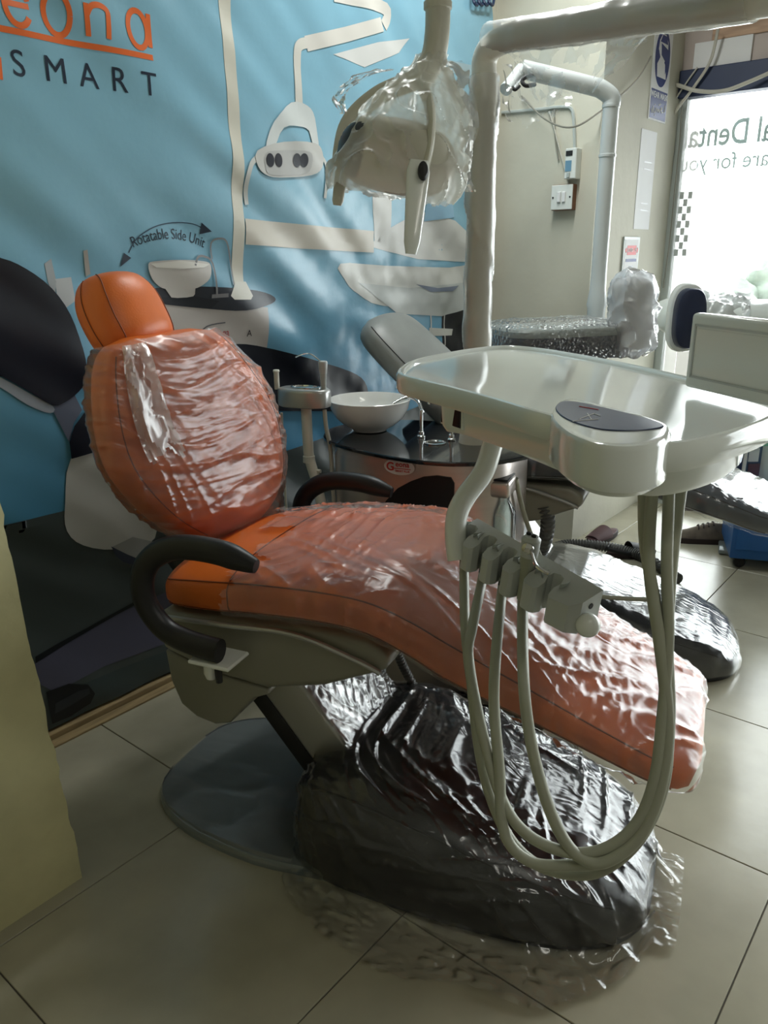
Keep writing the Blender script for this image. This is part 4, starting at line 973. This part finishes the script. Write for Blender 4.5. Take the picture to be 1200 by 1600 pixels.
# keypad bulge
KB = [(862, 652), (864, 636), (876, 624), (905, 623), (960, 636), (1020, 652), (1046, 664), (1048, 678), (1030, 690), (985, 697), (930, 692), (885, 674)]
kb = [V((p.x, p.y)) for p in cr([V((P(u, v, z=ZT+.008).x, P(u, v, z=ZT+.008).y, 0)) for u, v in KB], 5, True)]
bul = stack('keypad_bulge', kb, [(.006, ZT-.048), (0, ZT-.042), (0, ZT+.002), (.003, ZT+.007), (.007, ZT+.008), (.012, ZT+.008)], M['tray'], dtr)
KP = [(868, 636), (878, 627), (905, 628), (960, 640), (1010, 653), (1036, 662), (1030, 668), (990, 672), (940, 670), (900, 660), (876, 648)]
kp = [V((p.x, p.y)) for p in cr([V((P(u, v, z=ZT+.0095).x, P(u, v, z=ZT+.0095).y, 0)) for u, v in KP], 4, True)]
kpo = stack('keypad', kp, [(0, ZT+.0085), (.001, ZT+.0095), (.004, ZT+.0097)], M['keypad'], bul)
for (u0, v0, u1, v1) in ((905, 655, 928, 646), (928, 646, 938, 650), (895, 658, 935, 655), (918, 646, 924, 655)):
    b = nb(); tube(b, [P(u0, v0, z=ZT+.0101), P(u1, v1, z=ZT+.0101)], .0006, 5); obj('keypad_mark', b, M['paper'], kpo)
b = nb(); tube(b, [P(905, 635, z=ZT+.0101), P(935, 640, z=ZT+.0101)], .0006, 5); obj('keypad_mark', b, M['red'], kpo)
# small dark screen on the left under the tray lip
s0, s1 = P(693, 630, z=ZT-.037), P(724, 639, z=ZT-.037)
ex2 = V((s1.x-s0.x, s1.y-s0.y, 0)); wd_ = ex2.length; ex2.normalize(); nrm_ = ex2.cross(V((0, 0, 1)))
mt = Matrix((ex2, V((0, 0, 1)), nrm_)).transposed().to_4x4(); mt.translation = s0
b = nb(); box(b, (-.003, -.034, -.012), (wd_+.003, .0, .004), .002, 2, mt); scr = obj('screen_bezel', b, M['tray'], dtr, world=True)
b = nb(); box(b, (0, -.031, .003), (wd_, -.003, .0055), .001, 1, mt); ss = obj('screen', b, M['screen'], scr)
# film viewer standing on the back right of the tray
q0 = P(1068, 604, z=ZT+.001); q1 = P(1222, 641, z=ZT+.001); ex3 = (q1-q0); wv = ex3.length; ex3.normalize(); nv = ex3.cross(V((0, 0, 1)))
mt = Matrix((ex3, V((0, 0, 1)), nv)).transposed().to_4x4(); mt.translation = q0
hv = .108*1.0
b = nb(); box(b, (0, 0, -.022), (wv, hv, 0), .006, 3, mt); vb = obj('film_viewer', b, M['white'], dtr, world=True)
for lo, hi in (((.012, .016, 0), (wv-.012, .019, .0015)), ((.012, hv-.018, 0), (wv-.012, hv-.015, .0015)), ((.012, .016, 0), (.015, hv-.015, .0015)), ((wv-.015, .016, 0), (wv-.012, hv-.015, .0015))):
    b = nb(); box(b, lo, hi, 0, 1, mt); obj('viewer_frame', b, M['holder'], vb, smooth=False)
b = nb(); box(b, (.018, .022, -.002), (wv-.018, hv-.021, .0008), 0, 1, mt); obj('viewer_screen', b, M['white'], vb, smooth=False)
# gooseneck carrying the instrument rail
b = nb(); tube(b, cr([P(775, 668, d=1.30), P(768, 700, d=1.295), P(755, 738, d=1.285), P(728, 775, d=1.275), P(714, 805, d=1.265), P(712, 840, d=1.262), P(716, 875, d=1.26)], 8), .0175, 16); obj('gooseneck', b, M['white'], dtr, world=True)
# instrument rail
RA, RB = P(722, 838, d=1.275), P(916, 955, d=1.09)
re = (RB-RA); rl = re.length; re.normalize(); rn = re.cross(V((0, 0, 1))).normalized()
if rn.dot(FWD) > 0: rn = -rn
ru = rn.cross(re) if rn.cross(re).z > 0 else re.cross(rn)
def rail(p, q): return RA+re*q+rn*p[0]+ru*p[1]
slots = [k*rl for k in (.075, .245, .415, .585, .77)]
# seen from above: a bar whose front is cut by five keyhole slots
top = [(0.0, -.030), (rl, -.030), (rl, .012), (rl-.012, .026)]
for s in slots[::-1]:
    top += [(s+.016, .030), (s+.0105, .026), (s+.0085, .014)]
    top += [(s+.0125*math.cos(math.radians(a_)), .004+.0125*math.sin(math.radians(a_))) for a_ in (40, 0, -40, -90, -140, -180, -220)]
    top += [(s-.0085, .014), (s-.0105, .026), (s-.016, .030)]
top = [p for p in top if p[0] >= 0.0]+[(0.0, .012)]
b = nb(); poly_prism(b, top, lambda p, d: RA+re*p[0]+rn*p[1]+ru*(d+(.0 if d < 0 else -.55*max(0, p[1]+.004))), -.034, .026); rl_o = obj('instrument_rail', b, M['holder'], dtr, angle=35, world=True)
for s in slots:
    mt = frame(rail((.003, .0), s), ru, rn)
    b = nb(); lathe(b, [(.0128, -.030), (.0128, .002), (.020, .026), (.0212, .026), (.014, .001), (.0136, -.030)], mt, 22, math.radians(62), math.radians(298)); obj('holder', b, M['greywhite'], dtr, angle=50, world=True)
for s in slots[:3]:
    mt = frame(rail((.006, -.004), s), ru, rn)
    b = nb(); lathe(b, [(.001, .006), (.0055, .005), (.0065, -.002), (.0065, -.02), (.008, -.03), (.001, -.03)], mt, 14); obj('coupling', b, M['blackrub'], dtr, world=True)
b = nb(); bmesh.ops.create_uvsphere(b, u_segments=20, v_segments=14, radius=.0175)
for v in b.verts: v.co += rail((.004, -.016), rl+.010)
obj('ball_knob', b, M['white'], dtr, world=True)
b = nb(); lathe(b, [(.0045, 0), (.0045, .001), (.001, .001)], frame(rail((-.008, .006), rl), re), 12); obj('screw_hole', b, M['blackrub'], dtr, world=True)
# hoses from the rail, looping down and up to the tray
HS = [[(724, 895), (727, 980), (735, 1050), (752, 1190), (785, 1290), (830, 1345), (890, 1366), (945, 1358), (1000, 1310), (1035, 1230), (1046, 1120), (1043, 1000), (1050, 880), (1066, 750)],
      [(748, 915), (738, 980), (732, 1030), (755, 1150), (785, 1250), (822, 1302), (880, 1330), (940, 1328), (992, 1290), (1022, 1220), (1035, 1120), (1044, 1000), (1042, 880), (1046, 752)],
      [(785, 935), (775, 1020), (772, 1100), (780, 1200), (788, 1300), (828, 1346), (890, 1352), (948, 1345), (1005, 1300), (1038, 1220), (1042, 1120), (1026, 960), (1008, 850), (1006, 755)],
      [(818, 965), (818, 1060), (828, 1150), (850, 1240), (880, 1310), (912, 1343), (950, 1345), (1000, 1305), (1032, 1230), (1044, 1130), (1030, 1000), (1014, 880), (1020, 756)]]
for i, h in enumerate(HS):
    n = len(h); d0 = 1.225-.042*i; pts = []
    for j, (u, v) in enumerate(h):
        s = j/(n-1); dd = d0*(1-s)+(1.02-.02*(i % 2))*s-.05*math.sin(PI*s)+(.014*(i-1.5))*math.sin(PI*s)
        pts.append(P(u, v, d=dd))
    pts[0] = rail((.006, -.022), slots[i]); pts.insert(1, rail((.006, -.045), slots[i]))
    b = nb(); tube(b, cr(pts, 9), .0078 if i != 3 else .0082, 10); obj('hose', b, M['hose'], dtr, world=True)
# support arm from the lamp post, under the tray
b = nb(); tube(b, cr([chair_w(-.046, .74, .99), P(880, 610, z=1.03), P(960, 630, z=1.035), P(960, 640, z=1.06)], 8), .028, 14); obj('support_arm', b, M['white'], dtr, world=True)
# three-way syringe resting in the fourth holder
y0 = rail((.008, -.03), slots[3]); yu = (ru+V((0, 0, .3))).normalized()
sy = thing('air_water_syringe', 'grey three-way syringe standing in the fourth holder of the rail', 'dental syringe', y0)
b = nb(); tube(b, [y0+yu*k for k in (-.005, .02, .045, .062, .07)], .01, 14, radii=[.0095, .0095, .0098, .0125, .013]); obj('body', b, M['hose'], sy, world=True)
b = nb(); tube(b, [y0+yu*k for k in (.068, .08, .095, .10)], .01, 14, radii=[.013, .014, .0145, .010]); obj('head', b, M['holder'], sy, world=True)
hd = y0+yu*.086
b = nb(); lathe(b, [(.009, 0), (.009, .004), (.006, .006), (.001, .006)], frame(hd+rn*.011+re*.006, rn+re*.5), 14); obj('button', b, M['chrome'], sy, world=True)
for k in (-.006, .004): 
    b = nb(); lathe(b, [(.004, 0), (.004, .004), (.001, .005)], frame(y0+yu*.099+re*k, yu), 10); obj('button', b, M['blackrub'], sy, world=True)
b = nb(); tube(b, cr([hd+re*.008+rn*.008, P(838, 884, d=1.085), P(858, 897, d=1.07)], 6), .0028, 8); obj('nozzle', b, M['chrome'], sy, world=True)

# ================================================================== assistant's instrument post (left of the side unit)
ac = P(475, 612, l=.6)
asn = thing('assistant_post', 'silver oval assistant holder on a bent cream post behind the backrest', 'instrument holder', (ac.x, ac.y, 0))
b = nb()
ax_ = (P(520, 605, l=.60)-P(430, 622, l=.60)); ax_.z = 0; ax_.normalize(); ay_ = V((0, 0, 1)).cross(ax_)
def ao(x, y, z): return ac+ax_*x+ay_*y+V((0, 0, z))
loft(b, [[ao(se(2*PI*j/36, 2.8)[0]*.086*k, se(2*PI*j/36, 2.8)[1]*.045*k, z) for j in range(36)] for k, z in ((.90, -.045), (.98, -.042), (1, -.03), (1, .0), (.97, .008), (.88, .012))])
obj('oval_head', b, M['silver'], asn, angle=45, world=True)
b = nb(); loft(b, [[ao(.005+math.cos(2*PI*j/28)*.05*k, math.sin(2*PI*j/28)*.028*k, z) for j in range(28)] for k, z in ((1, .011), (1, .016), (.85, .017), (.8, .014))]); obj('dish', b, M['chrome'], asn, world=True)
b = nb(); tube(b, cr([ao(.005, 0, -.04), P(481, 690, l=.60), P(484, 718, l=.60), P(494, 752, l=.60), P(508, 815, l=.60), P(520, 880, l=.62)], 8), .0165, 14); obj('bent_post', b, M['wraptube'], asn, world=True)
b = nb(); lathe(b, [(.019, 0), (.019, .02), (.017, .022)], frame(P(483, 722, l=.60), (0, 0, 1)), 16); obj('joint', b, M['wraptube'], asn, world=True)
b = nb(); lathe(b, [(.001, 0), (.006, 0), (.006, .03), (.001, .03)], frame(P(488, 735, l=.60), ax_), 10); obj('clamp_screw', b, M['wraptube'], asn, world=True)
g0 = P(516, 885, l=.62)
b = nb(); tube(b, cr([g0, V((g0.x, g0.y, .3)), V((g0.x+.02, g0.y, 0.0))], 6), .018, 12); obj('lower_post', b, M['wraptube'], asn, world=True)
k0 = P(433, 608, l=.6)
b = nb(); tube(b, [k0, k0+V((0, 0, .035)), k0+V((0, 0, .05)), k0+V((0, 0, .056)), k0+V((0, 0, .06))], .008, 12, radii=[.0085, .0085, .0085, .011, .009]); tag(obj('suction_tip', b, M['wraptube']), 'short cream suction handpiece standing at the left of the oval holder', 'handpiece')
k1 = P(506, 612, l=.6)
sx_ = thing('suction_handpiece', 'grey topped suction handpiece standing at the right of the oval holder', 'handpiece', k1)
b = nb(); tube(b, [k1+V((0, 0, k)) for k in (-.01, .03, .055)], .008, 12, radii=[.0075, .009, .011]); obj('body', b, M['greywhite'], sx_, world=True)
b = nb(); tube(b, [k1+V((0, 0, k)) for k in (.055, .07, .088, .092)], .012, 12, radii=[.0115, .013, .0145, .012]); obj('head', b, M['holder'], sx_, world=True)
b = nb(); tube(b, cr([k1+V((0, 0, .085)), P(487, 554, l=.58), P(475, 553, l=.57), P(462, 558, l=.57)], 6), .0018, 6); obj('nozzle', b, M['chrome'], sx_, world=True)
wire('suction_tube', [P(507, 640, l=.6), P(510, 670, l=.6), P(516, 700, l=.61), P(520, 760, l=.60), P(525, 830, l=.60)], .0065, M['cable'], 'pale tube hanging from the oval holder down past the glass top', 'hose', 8)
wire('suction_tube', [P(440, 645, l=.62), P(444, 740, l=.62), P(448, 800, l=.62), P(452, 860, l=.62)], .004, M['cable'], 'thin pale tube hanging below the left end of the oval holder', 'hose', 8)

# ================================================================== SECOND UNIT: wrapped tray, lamp post and lump behind
t2 = thing('wrapped_tray', 'dark instrument tray of the slate chair packed in bubble wrap', 'dental tray', (2.66, 1.16, 0))
def box_from(u0, v0, u1, v1, yv, depth, z0, z1):
    a, c = P(u0, v0, y=yv), P(u1, v1, y=yv); return a, c
ta, tb = P(800, 545, d=2.62), P(985, 553, d=2.78)
ta.z = tb.z = 1.005
ex4 = (tb-ta); L4 = ex4.length; ex4.normalize(); ny4 = V((0, 0, 1)).cross(ex4)
def trp(k, z): return [ta+ex4*(L4/2+se(2*PI*j/40, 4)[0]*(L4/2)*k)+ny4*(.10+se(2*PI*j/40, 4)[1]*.15*k)+V((0, 0, z)) for j in range(40)]
b = nb(); loft(b, [trp(.88, -.005), trp(.95, 0), trp(.985, .03), trp(.99, .066)]); obj('lower_body', b, M['navy'], t2, world=True)
b = nb(); loft(b, [trp(.995, .066), trp(1, .068), trp(1, .085), trp(.97, .092), trp(.9, .092)]); obj('tray', b, M['greywhite'], t2, world=True)
b = nb(); tube(b, cr([ta+ex4*L4*.5+ny4*.1, V((2.62, 1.2, .85)), V((2.50, 1.25, .70)), V((2.36, 1.33, .58))], 6), .03, 12); obj('support', b, M['greywhite'], t2, world=True)
n4 = ny4 if ny4.dot(FWD) < 0 else -ny4
lb = ta+ex4*(L4*.17)+V((0, 0, .03))
b = nb(); mt = Matrix((ex4, V((0, 0, 1)), n4)).transposed().to_4x4()
fy = .10+.15*(1) if ny4.dot(FWD) < 0 else .05
mt.translation = ta+ex4*(L4*.17)+n4*(.052 if ny4.dot(FWD) > 0 else .252)+V((0, 0, .018))
box(b, (-.032, -.012, 0), (.032, .012, .002), 0, 1, mt); pl2 = obj('paper_label', b, M['paper'], t2, smooth=False, world=True)
b = nb(); box(b, (-.024, -.005, .002), (.024, .005, .0026), 0, 1, mt); obj('print_line', b, flat((120, 120, 125)), pl2, smooth=False)
b = nb(); rings = [trp(1.03, -.01), trp(1.05, .02), trp(1.05, .06), trp(1.04, .097), trp(.98, .106), trp(.75, .112), trp(.4, .118), trp(.05, .12)]
loft(b, rings)
bmesh.ops.subdivide_edges(b, edges=list(b.edges), cuts=1, use_grid_fill=True)
wrinkle(b, lambda c: .006*nz(c*16)+.004*crz(c*12))
tag(obj('plastic_film', b, M['bubble']), 'bubble wrap packed around the dark instrument tray behind', 'plastic film')
# white wrapped lump at its right end
b = nb(); lc2 = P(987, 488, d=2.72)
rings = []
for i in range(26):
    s = i/25; z = -.125+.245*s; w = interp([(0, .05), (.1, .078), (.3, .075), (.6, .07), (.85, .066), (.96, .05), (1, .02)], s)[0]
    rings.append([lc2+e1*(math.cos(2*PI*j/36)*w*(1+.13*nz((j*.35, s*4, 2))))+e2*(math.sin(2*PI*j/36)*w*.8)+V((0, 0, z)) for j in range(36)])
loft(b, rings); wrinkle(b, lambda c: .003*crz(c*11))
lump = tag(obj('wrapped_headpiece', b, pm('white_packing_foam', (.8, .82, .84), .35, var=.06)), 'white plastic wrapped lump standing on the bubble wrapped tray', 'wrapped part')
b = nb(); 
rings = [[p+(p-lc2)*.12 for p in r] for r in rings]
loft(b, rings); bmesh.ops.subdivide_edges(b, edges=list(b.edges), cuts=1, use_grid_fill=True); wrinkle(b, lambda c: .016*crz(V((c.x*9+c.z*5, c.y*9, c.z*7)))+.010*crz(V((c.x*20, c.y*20, c.z*12+c.x*9)))); tag(obj('plastic_film', b, M['milky']), 'crumpled milky film around the white lump on the far tray', 'plastic film')
# lamp post of the second unit with its bent arm
pb = P(932, 478, d=2.95)
lp2 = thing('lamp_post', 'slim pale lamp post with bent arm before the mask sign wall', 'lamp post', (pb.x, pb.y, 0))
pt = V((pb.x, pb.y, P(942, 185, d=2.95).z))
arm_end = P(815, 118, d=2.72)
b = nb(); tube(b, [V((pb.x, pb.y, pb.z-.28)), V((pb.x, pb.y, pb.z-.01)), V((pb.x, pb.y, pb.z+.005)), V((pb.x, pb.y, pb.z+.06)), V((pb.x, pb.y, pb.z+.12)), pt], .028, 20, radii=[.03, .034, .038, .030, .0285, .028]); obj('post', b, M['steelpole'], lp2, world=True)
b = nb(); tube(b, cr([pt, pt+V((0, 0, .03)), pt.lerp(arm_end, .1)+V((0, 0, .045)), pt.lerp(arm_end, .25)+V((0, 0, .045)), arm_end+V((0, 0, .02))], 8), .030, 20); obj('arm', b, M['steelpole'], lp2, world=True)
for z in (0.0, -.16):
    b = nb(); lathe(b, [(.029, 0), (.031, .002), (.031, .01), (.029, .012)], frame(pt+V((0, 0, z)), (0, 0, 1)), 24); obj('collar', b, M['steelpole'], lp2, world=True)
b = nb(); tube(b, [V((pb.x, pb.y, pb.z-.28)), ta+ex4*(L4*.75)+ny4*.1+V((0, 0, .04))], .03, 12); obj('clamp', b, M['steelpole'], lp2, world=True)
# arm end: lamp bracket with dark cord, wrapped
b = nb(); tube(b, cr([arm_end+V((0, 0, .02)), P(800, 128, d=2.70), P(790, 140, d=2.68)], 6), .022, 12); obj('arm_end', b, M['steelpole'], lp2, world=True)
b = nb(); tube(b, cr([P(832, 118, d=2.68), P(822, 120, d=2.66), P(816, 127, d=2.66), P(822, 134, d=2.66), P(836, 132, d=2.68)], 6), .007, 8); tube(b, cr([P(800, 136, d=2.66), P(805, 140, d=2.66), P(812, 134, d=2.66)], 5), .006, 8)
obj('cord', b, M['blackrub'], lp2, world=True)
b = nb()
grid(b, lambda s, t: P(800+95*s, 112+20*s, d=2.66)+V((0, 0, -.02-.17*t*(.3+.7*math.sin(PI*min(1, s+.25)))))+e2*(.02*nz((s*5, t*3, 2))), 0, 1, 30, 0, 1, 20, keep=lambda s, t: t < .75+.4*nz((s*5, 1, 3)))
wrinkle(b, lambda c: .008*crz(c*13)); tag(obj('plastic_film', b, M['film_web']), 'clear film hanging from the arm of the slim far lamp post', 'plastic film')

# third chair by the window: padded navy back with a white shell, its long back cushion wrapped
st3 = P(1072, 497, d=3.25)
w0, w1 = P(1022, 492, d=3.55), P(1240, 506, d=3.35)
dv = (w1-w0); ddv = dv.normalized(); sdv = ddv.cross(V((0, 0, 1))); md_ = w0.lerp(w1, .86)
tc3 = thing('wrapped_chair', 'white wrapped chair with a navy padded headrest standing by the window', 'chair', (md_.x, md_.y, 0))
def pad(w, o0, o1, name, m, h=.135):
    b = nb(); ring = lambda k, o: [st3+e1*(se(2*PI*j/32, 2.8)[0]*w*k)-e2*o+V((0, 0, se(2*PI*j/32, 2.8)[1]*h*k)) for j in range(32)]
    loft(b, [ring(.85, o0-.012), ring(.97, o0-.004), ring(1, o0), ring(1, o1), ring(.96, o1+.008), ring(.80, o1+.014)]); return obj(name, b, m, tc3, world=True)
pad(.074, -.03, .0, 'headrest_shell', M['white'], .140)
pad(.062, .012, .05, 'headrest_pad', M['navy'], .122)
b = nb(); tube(b, cr([st3+V((0, 0, -.06))+e2*.03, st3+V((0, 0, -.12))+e2*.08, w0.lerp(w1, .45)+V((0, 0, -.09))], 6), .016, 10); obj('headrest_bar', b, M['chrome'], tc3, world=True)
b = nb(); rings = []
for i in range(25):
    s = i/24; h, w = interp([(0, .02, .02), (.03, .055, .06), (.12, .075, .10), (.5, .085, .14), (.9, .09, .14), (1, .05, .08)], s)
    rings.append([w0+dv*s+V((0, 0, se(2*PI*j/28, 2.8)[1]*h))+sdv*(se(2*PI*j/28, 2.8)[0]*w) for j in range(28)])
loft(b, rings); wrinkle(b, lambda c: .008*crz(c*9)); obj('back_cushion', b, pm('white_wrapped_vinyl', (.74, .79, .76), .3, var=.05), tc3, world=True)
b = nb(); mt = Matrix((ddv, sdv, V((0, 0, 1)))).transposed().to_4x4(); mt.translation = V((md_.x, md_.y, 0))
box(b, (-.07, -.10, .02), (.12, .10, md_.z-.07), .02, 3, mt); obj('pedestal', b, M['white'], tc3, world=True)
b = nb(); box(b, (-.10, -.14, 0), (.15, .14, .02), .006, 2, mt); obj('foot_plate', b, M['base'], tc3, world=True)
b = nb(); grid(b, lambda s, t: w0.lerp(w1, .18+.5*s)+V((0, 0, .098*math.sin(t)))+sdv*(.15*math.cos(t)), 0, 1, 40, 0, PI, 30)
wrinkle(b, lambda c: .02*crz(c*10)+.008*crz(c*22)); tag(obj('plastic_film', b, M['milky']), 'crumpled film over the back of the white wrapped chair by the window', 'plastic film')

# ================================================================== FLOOR THINGS
# blue cart
cq = P(1168, 890, z=0.0); cx = thing('blue_cart', 'blue enamel cart on black castors under the slate seat', 'cart', (cq.x+.12, cq.y-.18, 0))
b = nb(); c0 = P(1139, 872, z=.055)
ctm = Matrix.Translation((c0.x, c0.y, 0))@Matrix.Rotation(math.radians(-68), 4, 'Z')
box(b, (0, 0, .055), (.48, .34, .36), .006, 2, ctm); obj('body', b, M['cart'], cx, angle=30, world=True)
b = nb(); box(b, (.02, -.003, .10), (.46, .0, .22), .001, 1, ctm); dw = obj('drawer', b, M['cart'], cx, smooth=False, world=True)
b = nb(); box(b, (.18, -.018, .15), (.30, -.003, .165), .003, 1, ctm); obj('handle', b, M['chrome'], dw, smooth=False)
for x, y in ((.05, .05), (.43, .05), (.05, .29), (.43, .29)):
    b = nb(); p = ctm@V((x, y, .026)); lathe(b, [(.001, -.011), (.022, -.011), (.026, -.006), (.026, .006), (.022, .011), (.001, .011)], frame(p, CL), 18); ca = obj('castor', b, M['blackrub'], cx, world=True)
    b = nb(); tube(b, [p+V((0, 0, .0)), p+V((.012, 0, .055))], .009, 8); obj('castor_fork', b, M['chrome'], ca)
# display stand with glass shelf at the far right
gq = P(1178, 700, d=3.4)
ds = thing('display_stand', 'display stand with green edged glass shelf at the right edge', 'display stand', (gq.x+.1, gq.y-.1, 0))
ez_ = V((0, 0, 1)); 
def dbx(lo, hi, m, name, bev=.002):
    b = nb(); mt = Matrix((e1, e2, ez_)).transposed().to_4x4(); mt.translation = V((gq.x, gq.y, 0)); box(b, lo, hi, bev, 1, mt); return obj(name, b, m, ds, smooth=False, world=True)
zt = P(1178, 692, d=3.4).z
dbx((-.04, -.02, zt-.006), (.35, .25, zt+.006), M['glassgreen'], 'glass_shelf')
dbx((-.045, -.025, zt-.008), (.35, -.018, zt+.008), flat((120, 190, 165)), 'glass_edge')
dbx((-.035, 0, .30), (-.022, .02, zt-.006), M['white'], 'upright'); dbx((-.12, .01, .42), (-.035, .02, zt-.01), M['navy_dark'], 'side_panel')
dbx((.10, .22, 0), (.35, .24, zt-.006), M['white'], 'upright')
pn = dbx((-.02, .03, .30), (.055, .04, zt-.01), flat((70, 95, 125)), 'picture_panel')
b = nb(); mt = Matrix((e1, e2, ez_)).transposed().to_4x4(); mt.translation = V((gq.x, gq.y, 0))
for lo, hi in (((-.005, .026, zt-.09), (.04, .03, zt-.03)), ((-.015, .026, zt-.20), (.03, .03, zt-.17))):
    b = nb(); box(b, lo, hi, 0, 1, mt); obj('picture_print', b, M['paper'], pn, smooth=False)
b = nb(); box(b, (0.0, .026, zt-.17), (.05, .03, zt-.10), 0, 1, mt); obj('picture_print', b, flat((110, 80, 90)), pn, smooth=False)
dbx((.02, .0, 0), (.35, .25, .30), M['white'], 'plinth')
# footwear
def sandal(c, yaw, label, strap):
    t = thing('sandal', label, 'sandal', c, yaw, 'worn sandals by the pillar foot')
    rr = lambda k, z: [V((math.cos(2*PI*j/28)*.125*k, math.sin(2*PI*j/28)*.044*k*(1+.18*math.cos(2*PI*j/28)), z)) for j in range(28)]
    b = nb(); loft(b, [rr(.97, 0), rr(1, .008), rr(1, .02), rr(.95, .026)]); obj('sole', b, M['sole'], t)
    b = nb(); loft(b, [rr(.94, .026), rr(.90, .0285), rr(.5, .029)]); obj('insole', b, M['sandal'], t)
    b = nb(); grid(b, lambda s, q: V((-.01+.11*s, -math.cos(q)*(.050-.012*s*s), .020+math.sin(q)*(.050-.030*s))), 0, 1, 8, 0, PI, 14); bmesh.ops.solidify(b, geom=list(b.faces), thickness=.003); obj('strap', b, strap, t)
    if strap is M['blackrub']:
        b = nb(); tube(b, cr([V((.0, -.046, .02)), V((-.06, -.046, .035)), V((-.118, 0, .045)), V((-.06, .046, .035)), V((.0, .046, .02))], 6), .010, 8, sx=.5); obj('heel_strap', b, strap, t)
    return t
p = P(942, 842, z=0); sandal((p.x, p.y, 0), math.radians(172), 'maroon sandal nearest the pillar foot', M['sandal'])
p = P(985, 868, z=0); sandal((p.x, p.y, 0), math.radians(-40), 'dark strapped sandal beside the wrapped boot', M['blackrub'])
p = P(1098, 846, z=0)
sh = thing('shoe', 'taupe suede shoe with dark sole under the slate seat', 'shoe', p, math.radians(117))
b = nb(); SH = [(-.14, .015, .02), (-.13, .03, .065), (-.08, .036, .085), (-.03, .038, .088), (.02, .042, .07), (.07, .046, .05), (.11, .043, .038), (.135, .028, .028), (.142, .01, .018)]
loft(b, [[V((x, math.cos(PI*j/16)*w, .012+math.sin(PI*j/16)*h)) for j in range(17)] for x, w, h in SH], False, False, close=False); obj('upper', b, M['shoe'], sh)
b = nb(); so_ = [V((x, w*1.08)) for x, w, h in SH]+[V((x, -w*1.08)) for x, w, h in SH[::-1]]; loft(b, [[V((q.x*1.03, q.y, z)) for q in so_] for z in (0, .006, .022, .026)]); obj('sole', b, M['sole'], sh)
b = nb()
for i in range(4): tube(b, cr([V((.03-.022*i, -.025, .07+.008*i)), V((.028-.022*i, 0, .085+.006*i)), V((.03-.022*i, .025, .07+.008*i))], 5), .0035, 6)
obj('laces', b, M['sole'], sh)
p = P(1070, 803, z=0); 
b = nb(); loft(b, [[V((x, w, 0)) for x, w in ((0, 0),)]]) if False else None
sh2 = thing('shoe', 'dark shoe mostly hidden behind the taupe suede one', 'shoe', (p.x+.12, p.y+.0, 0), math.radians(117))
b = nb(); loft(b, [[V((x, math.cos(PI*j/16)*w, .012+math.sin(PI*j/16)*h)) for j in range(17)] for x, w, h in SH], False, False, close=False); obj('upper', b, M['navy_dark'], sh2)
b = nb(); loft(b, [[V((q.x*1.03, q.y, z)) for q in so_] for z in (0, .006, .022, .026)]); obj('sole', b, M['sole'], sh2)
# hoses and cables lying behind the orange chair
def corr(name, pts, r, m, label, pitch=.009):
    q = cr(pts, 40); L = 0; rad = []
    out = [q[0]]
    for i in range(1, len(q)):
        if (q[i]-out[-1]).length >= pitch/4: out.append(q[i])
    rad = [r*(1+.13*(1 if (i % 4) < 2 else -1)) for i in range(len(out))]
    b = nb(); tube(b, out, r, 12, radii=rad); return tag(obj(name, b, m, angle=25), label, 'hose')
corr('corrugated_hose', [P(800, 1135, z=.06), P(828, 1150, z=.04), P(840, 1172, z=.022), P(828, 1192, z=.022)], .021, M['darkhose'], 'short dark corrugated hose curling down behind the orange leg rest')
corr('corrugated_hose', [P(790, 1200, z=.022), P(850, 1186, z=.022), P(885, 1172, z=.022), P(905, 1140, z=.022), P(885, 1100, z=.022)], .018, pm('grey_corrugated_hose', (.2, .2, .18), .5), 'grey corrugated hose lying on the floor behind the black boot')
corr('corrugated_hose', [P(850, 862, z=.03), P(885, 851, z=.035), P(930, 852, z=.035), P(975, 860, z=.03), P(1010, 872, z=.025), P(1060, 905, z=.022)], .022, M['darkhose'], 'dark corrugated hose running along the far side of the slate boot')
corr('corrugated_hose', [chair_w(-.10, .16, .50), chair_w(-.085, .165, .42), chair_w(-.06, .17, .34), chair_w(-.03, .18, .27)], .011, M['darkhose'], 'thin ribbed conduit dropping from the seat housing beside the lifting arm', .008)
corr('corrugated_hose', [P(850, 790, l=.95), P(856, 815, l=.96), P(850, 850, l=1.0), P(830, 890, l=1.04)], .022, M['darkhose'], 'thick black ribbed hose under the housing of the slate chair', .012)
random.seed(3)
for i in range(4):
    pts = []
    cxx, cyy = 690+i*12, 1092+i*6
    for j in range(9):
        a = j*1.25+i*1.3; pts.append(P(cxx+math.cos(a)*(34+6*i)+random.uniform(-8, 8), cyy+math.sin(a)*17+random.uniform(-4, 4), z=.012+.012*(j % 3)+.004*i))
    wire('power_cable', pts, .0048, M['blackrub'], ['leftmost loop of black power cable behind the black boot', 'second black cable loop from the left behind the boot', 'third black cable loop from the left behind the boot', 'rightmost black cable loop, nearest the black junction box'][i], 'cable', 8, 'black cables coiled behind the boot')
q = P(780, 1130, z=0)
jb = thing('junction_box', 'low black junction box on the floor under the orange leg rest', 'floor box', (q.x+.05, q.y, 0), ROT)
b = nb(); box(b, (-.12, -.05, 0), (.12, .09, .075), .012, 3); obj('body', b, M['black'], jb)
b = nb(); box(b, (-.11, -.04, .075), (.11, .08, .082), .003, 1); obj('lid', b, M['blackrub'], jb)
# grey hose drooping from the side unit to the slate chair's boot, its end resting on the film
wire('air_hose', [P(806, 748, l=.66), P(818, 800, l=.72), P(836, 850, l=.80), P(858, 893, l=.86), P(895, 918, l=.915), P(940, 932, l=.925), P(1015, 937, l=.94)], .0075, M['hose'], 'grey air hose drooping from the side unit across the slate boot', 'hose', 10)
